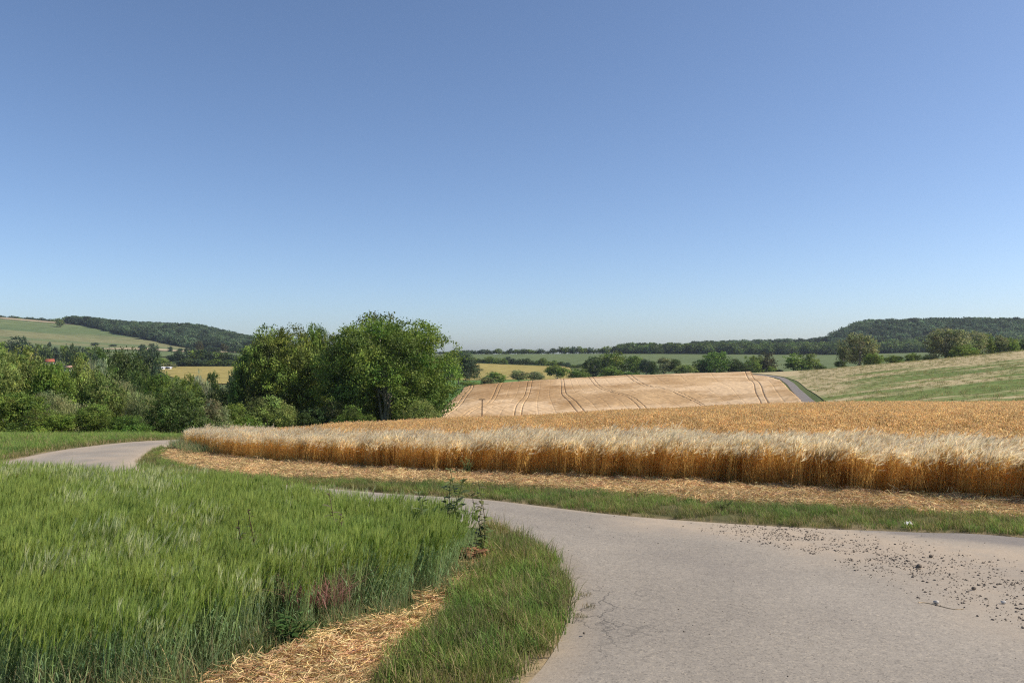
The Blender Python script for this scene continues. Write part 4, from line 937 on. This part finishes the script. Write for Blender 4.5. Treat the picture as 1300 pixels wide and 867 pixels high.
# --- middle distance at right
spec = [(708, 463, 30, 440, 'ash', 'mid', 'leftmost tree of the valley row behind the barley hill'), (735, 468, 26, 430, 'dense', 'mid', 'low tree right of the leftmost valley row tree'),
 (757, 453, 28, 450, 'dense', 'dark', 'dark rounded crown left of the highest valley row tree'), (778, 447, 36, 455, 'broad', 'mid', 'big rounded dark green tree in the valley row'),
 (776, 465, 30, 400, 'dense', 'mid', 'brighter low tree before the big rounded valley tree'), (806, 452, 26, 450, 'ash', 'mid', 'feathery tree right of the big rounded valley tree'),
 (800, 472, 22, 400, 'shrub', 'bright', 'bright low bush in front of the feathery tree'),
 (820, 456, 16, 440, 'pine', 'blue', 'first dark conifer of the valley row'), (829, 459, 12, 435, 'pine', 'dark', 'second dark conifer of the valley row'),
 (842, 454, 20, 440, 'pine', 'olive', 'pale grey green conifer in the valley row'), (858, 456, 18, 440, 'pine', 'dark', 'dark conifer right of the pale grey green conifer'),
 (870, 463, 26, 430, 'ash', 'light', 'light green low tree before the dark conifer'), (888, 459, 24, 440, 'dense', 'dark', 'dark tree left of the brightest valley tree'),
 (907, 447, 36, 440, 'broad', 'bright', 'brightest green broad tree in the valley row'), (931, 456, 26, 445, 'dense', 'dark', 'dark tree right of the brightest valley tree'),
 (956, 452, 22, 450, 'dense', 'mid', 'tree left of the bronze crown in the valley row'), (973, 448, 26, 455, 'dense', 'bronze', 'bronze green crown at the right end of the valley row'),
 (945, 462, 24, 440, 'dense', 'dark', 'low dark tree beneath the bronze crown'), (980, 465, 12, 440, 'dense', 'mid', 'small tree at the right foot of the bronze crown'),
 (1018, 449, 40, 420, 'dense', 'mid', 'broad rounded tree standing alone before the green field'), (1041, 463, 14, 415, 'shrub', 'dark', 'low bush at the right of the lone rounded tree'),
 (990, 469, 9, 420, 'shrub', 'dark', 'tiny dark bush left of the lone rounded tree'),
 (660, 470, 22, 420, 'ash', 'olive', 'left one of two small grey green trees on the barley hill crest'), (680, 472, 20, 420, 'ash', 'olive', 'right one of two small grey green trees on the barley hill crest'),
 (620, 478, 22, 330, 'shrub', 'olive', 'olive bush on the meadow left of the two small trees'),
 (1091, 424, 42, 350, 'broad', 'olive', 'tall light green tree on the meadow crest at right'), (1072, 438, 18, 345, 'ash', 'olive', 'thin crowned tree leaning left of the tall light green tree'),
 (1068, 457, 14, 335, 'shrub', 'dark', 'dark bush at the left foot of the tall light green tree'), (1110, 448, 22, 340, 'shrub', 'mid', 'bush at the right foot of the tall light green tree'),
 (1135, 451, 24, 345, 'shrub', 'mid', 'first bush between the two tall crest trees'), (1158, 448, 20, 350, 'shrub', 'mid', 'second bush between the two tall crest trees'),
 (1180, 450, 20, 345, 'shrub', 'dark', 'dark bush left of the right crest tree trunk'),
 (1202, 417, 46, 330, 'broad', 'olive', 'tall airy tree with dark clumps on the right meadow crest'), (1232, 421, 34, 340, 'dense', 'olive', 'light green tree right of the tall airy tree'),
 (1252, 424, 28, 345, 'dense', 'mid', 'green tree second right of the tall airy tree'), (1268, 426, 24, 345, 'dense', 'olive', 'green tree third right of the tall airy tree'),
 (1283, 429, 20, 345, 'dense', 'mid', 'small green tree near the right edge'), (1300, 431, 22, 350, 'dense', 'dark', 'tree cut off by the right edge'), (1222, 438, 30, 320, 'shrub', 'mid', 'bush under the light green tree on the crest'), (1325, 428, 30, 350, 'dense', 'mid', 'tree just beyond the right edge')]
for s in spec:
    T(*s[:6], s[6], name='shrub' if s[4] == 'shrub' else ('conifer' if s[4] == 'pine' else 'broadleaf_tree'), cat='shrub' if s[4] == 'shrub' else 'tree', level='mid' if s[2] > 11 else 'lo')
r = np.random.default_rng(5)
def hedge(us, vs, Y, wpx, label, group, tints=('dark', 'mid', 'blue'), jw=.3, jv=1.0, name='hedge_tree', cat='tree', kind='dense'):
    u = us[0]
    while u < us[-1]:
        w = wpx * r.uniform(1 - jw, 1 + jw); v = np.interp(u, us, vs) + r.normal(0, jv)
        T(u, v, w * 1.35, Y + r.uniform(-6, 6), kind, tints[r.integers(len(tints))], label, group, name, cat, level='lo'); u += w * .85
hedge([600, 640, 690, 722], [455, 455, 457, 459], 715, 8, 'dark hedge tree between the yellow field and the green field', 'hedge between the yellow and green fields', jv=1.4)
hedge([722, 745], [462, 464], 690, 6, 'dark hedge tree between the yellow field and the green field', 'hedge between the yellow and green fields')
hedge([560, 625], [446, 444], 1060, 8, 'dark tree on the skyline right behind the central trees', 'trees on the skyline behind the central trees')
T(631.5, 442.5, 11, 1060, 'dense', 'mid', 'upright tree standing out on the middle skyline left of a gap', name='hedge_tree', level='lo')
hedge([641, 668, 690], [444, 442.5, 444.5], 1065, 8, 'dark tree in the middle skyline row right of the gap', 'trees of the middle skyline row')
T(703, 442, 9, 1060, 'dense', 'dark', 'round tree standing by itself on the middle skyline', name='hedge_tree', level='lo')
T(696, 445.5, 7, 1060, 'dense', 'dark', 'small low tree left of the round skyline tree', name='hedge_tree', level='lo')
hedge([713, 730, 752], [441.5, 440.5, 442], 1065, 8, 'dark tree in the skyline row right of the round tree', 'trees of the right skyline row')
hedge([758, 800], [440.5, 438.5], 1065, 8, 'dark tree where the skyline row runs into the long wood', 'trees joining the long wood')
hedge([-10, 30, 62, 90], [399.5, 402.5, 405, 407], 1560, 4.5, 'small dark tree on the ridge of the left hill', 'trees on the left ridge', jv=.7)

# woods that read as one mass
wood_protos = [get(k, v, 'lo')[0] for k, v in (('dense', 0), ('dense', 1), ('dense', 2), ('ash', 0))]
def wood(name, pts_u, tint, label, spacing, hgt, u0, u1, y0, y1, ulim=None, seed=1, wd=1.15, vmin=None):
    r = np.random.default_rng(seed)
    m_ = M_leaf.copy(); m_.name = name + '_foliage'
    nt = m_.node_tree
    for n_ in nt.nodes:
        if n_.type == 'MATH' and n_.operation == 'MULTIPLY_ADD': n_.inputs[1].default_value = 1.1; n_.inputs[2].default_value = .5
    for n_ in nt.nodes:
        if n_.type == 'MIX' and n_.inputs[7].is_linked and n_.inputs[7].links[0].from_socket.name == 'Color' and n_.inputs[7].links[0].from_node.type == 'OBJECT_INFO':
            nt.links.remove(n_.inputs[7].links[0]); 
            q_ = ramp(nt, noise(nt, .02, 3, .6), [(.3, tuple(c * .8 for c in TINT[tint])), (.7, tuple(c * 1.5 for c in TINT[tint]))])
            nt.links.new(q_, n_.inputs[7])
    ps = []
    for me in wood_protos:
        me = me.copy(); me.materials.clear(); me.materials.append(m_)
        n_ = len(me.vertices); co = np.zeros(n_ * 3, np.float32); me.vertices.foreach_get('co', co); co = co.reshape(-1, 3) * np.array([hgt * wd, hgt * wd, hgt], np.float32)
        me.vertices.foreach_set('co', co.ravel()); ps.append(me)
    Ys, Us = [], []
    Y = y0
    while Y < y1:
        du = spacing / Y * F; uu = np.arange(u0, u1, du); uu = uu + r.uniform(-.45, .45, len(uu)) * du
        Us.append(uu); Ys.append(Y + r.uniform(-.45, .45, len(uu)) * spacing); Y += spacing
    Us = np.concatenate(Us); Ys = np.concatenate(Ys)
    k = np.array([ulim(a, b_) for a, b_ in zip(Us, Ys)]) if ulim else np.ones(len(Us), bool)
    Us, Ys = Us[k], Ys[k]
    return gn_scatter(name, ps, (Us - UC) / F * Ys, Ys, r, .6, 1.3, .05, z=Huy(Us, Ys) - .5, label=label)
wood('ridge_wood', None, 'blue', 'dark wood running along the crest of the left hill', 9, 13, 88, 350, 980, 1640,
     ulim=lambda u, Y: Y > np.interp(u, [88, 110, 170, 235, 300, 350], [1395, 1370, 1215, 1125, 1100, 1090]) and (u < 340 or Y < 1500), seed=3)
wood('hill_wood', None, 'blue', 'dark wood covering the hill at the right horizon', 9, 14, 1062, 1560, 1085, 1560, ulim=lambda u, Y: Y > np.interp(u, [1062, 1120, 1560], [1130, 1100, 1100]), seed=4)
wood('long_wood', None, 'dark', 'long band of dark woodland on the horizon behind the green field', 9, 12, 790, 1300, 1000, 1120, ulim=lambda u, Y: Y > np.interp(u, [790, 1000, 1300], [1050, 1000, 1010]), seed=5)
wood('skyline_wood', None, 'blue', 'farther bluish treetops just above the long wood', 10, 11, 880, 1090, 1300, 1400, seed=6)

# ---------------------------------------------------------------- farm buildings in the valley
M_wall = simple_mat('pale_render', (.62, .60, .56), .9, .08, 2)
M_roof = simple_mat('red_tiles', (.34, .10, .055), .85, .2, 1.5)
M_shed = simple_mat('white_sheet', (.78, .80, .84), .5, .05, 1)
M_dark = simple_mat('dark_pane', (.04, .045, .05), .3, .1, 1)
def house(u, v, Y, w, d, hw, hr, yaw, label, cat, roofm, wallm, name='house', vb=None):
    x = (u - UC) / F * Y; zt = (VH - v) / F * Y; zb = H1(x, Y)
    o = thing(name, label, cat, (x, Y, max(zb, zt - hw - hr))); o.rotation_euler = (0, 0, yaw)
    V, Q, C = box_arr(-w/2, w/2, -d/2, d/2, -.6, hw); link('wall', mesh('wall', V, Q, None, wallm), o)
    e = .5
    V = np.array([(-w/2-e, -d/2-e, hw), (w/2+e, -d/2-e, hw), (w/2+e, d/2+e, hw), (-w/2-e, d/2+e, hw), (-w/2-e, 0, hw+hr), (w/2+e, 0, hw+hr)])
    V = np.concatenate([V, V + [0, 0, .2]])
    Qd = np.array([(6, 7, 11, 10), (8, 9, 10, 11), (0, 4, 5, 1), (2, 5, 4, 3), (0, 1, 7, 6), (2, 3, 9, 8)]); Td = np.array([(0, 6, 4), (4, 6, 10), (3, 4, 9), (4, 10, 9), (1, 5, 7), (5, 11, 7), (2, 8, 5), (5, 8, 11), (0, 4, 3), (1, 2, 5)])
    link('roof', mesh('roof', V, [Qd, Td], None, roofm), o)
    me = None
    for i in range(3):
        V, Q, C = box_arr(-.5, .5, -.06, .03, 0, 1.2); me = me or mesh('window', V, Q, None, M_dark)
        wdo = link('window', me, o); wdo.location = (-w * .3 + i * w * .3, -d/2 - .03, hw * .45)
    return o
house(63, 456, 596, 5.2, 6, 3.0, 2.0, R(35), 'house with a red tiled roof half hidden among the left trees', 'house', M_roof, M_wall)
house(89, 464.5, 420, 3.6, 3.5, 1.6, 1.0, R(-10), 'low building with a dull pink roof right of the red roofed house', 'building', simple_mat('pink_tiles', (.45, .27, .2), .9, .1, 1), M_wall, 'outbuilding')
house(204.5, 467.3, 575, 5, 3, 1.6, .3, 0, 'left one of two white sheds at the end of the yellow field', 'shed', M_shed, M_shed, 'shed')
house(214.5, 467.6, 578, 2.8, 3, 1.5, .3, 0, 'right one of two white sheds at the end of the yellow field', 'shed', M_shed, M_shed, 'shed')

# ---------------------------------------------------------------- air
HAZE = 0.00007
if HAZE:
    m, nt, b = new_mat('haze'); nt.nodes.remove(b)
    pv = N(nt, 'ShaderNodeVolumePrincipled'); pv.inputs['Color'].default_value = (.75, .85, 1.0, 1); pv.inputs['Density'].default_value = HAZE; pv.inputs['Anisotropy'].default_value = .2
    nt.links.new(pv.outputs[0], nt.nodes['Material Output'].inputs['Volume'])
    zmin = float(gz.min()) - 2
    V, Q, C = box_arr(-2710, 2710, -2710, 2710, zmin, 95)
    link('haze', mesh('haze', V, Q, None, m), kind='stuff', label='thin blue summer haze lying over the valley')
ONES = 'first second third fourth fifth sixth seventh eighth ninth tenth eleventh twelfth thirteenth fourteenth fifteenth sixteenth seventeenth eighteenth nineteenth twentieth'.split()
def ordinal(k): return ONES[k] if k < 20 else ('twenty-' + ONES[k - 20] if k < 29 else ('thirtieth' if k == 29 else 'thirty-' + ONES[k - 30]))
fam = {}
for o in scene.objects:
    if o.parent is None and 'group' in o and o.get('category') in ('tree', 'bush'): fam.setdefault(o['group'], []).append(o)
for g_, obs in fam.items():
    if len({o['label'] for o in obs}) > 1: continue
    obs.sort(key=lambda o: o.location.x / o.location.y)
    for k, o in enumerate(obs): o['label'] = ordinal(k) + ' from the left of the ' + g_
print('trees', count[0], 'objects', len(scene.objects), 'tris', sum(sum(len(p.vertices) - 2 for p in o.data.polygons) if False else len(o.data.loops) - 2 * len(o.data.polygons) for o in scene.objects if o.type == 'MESH'))
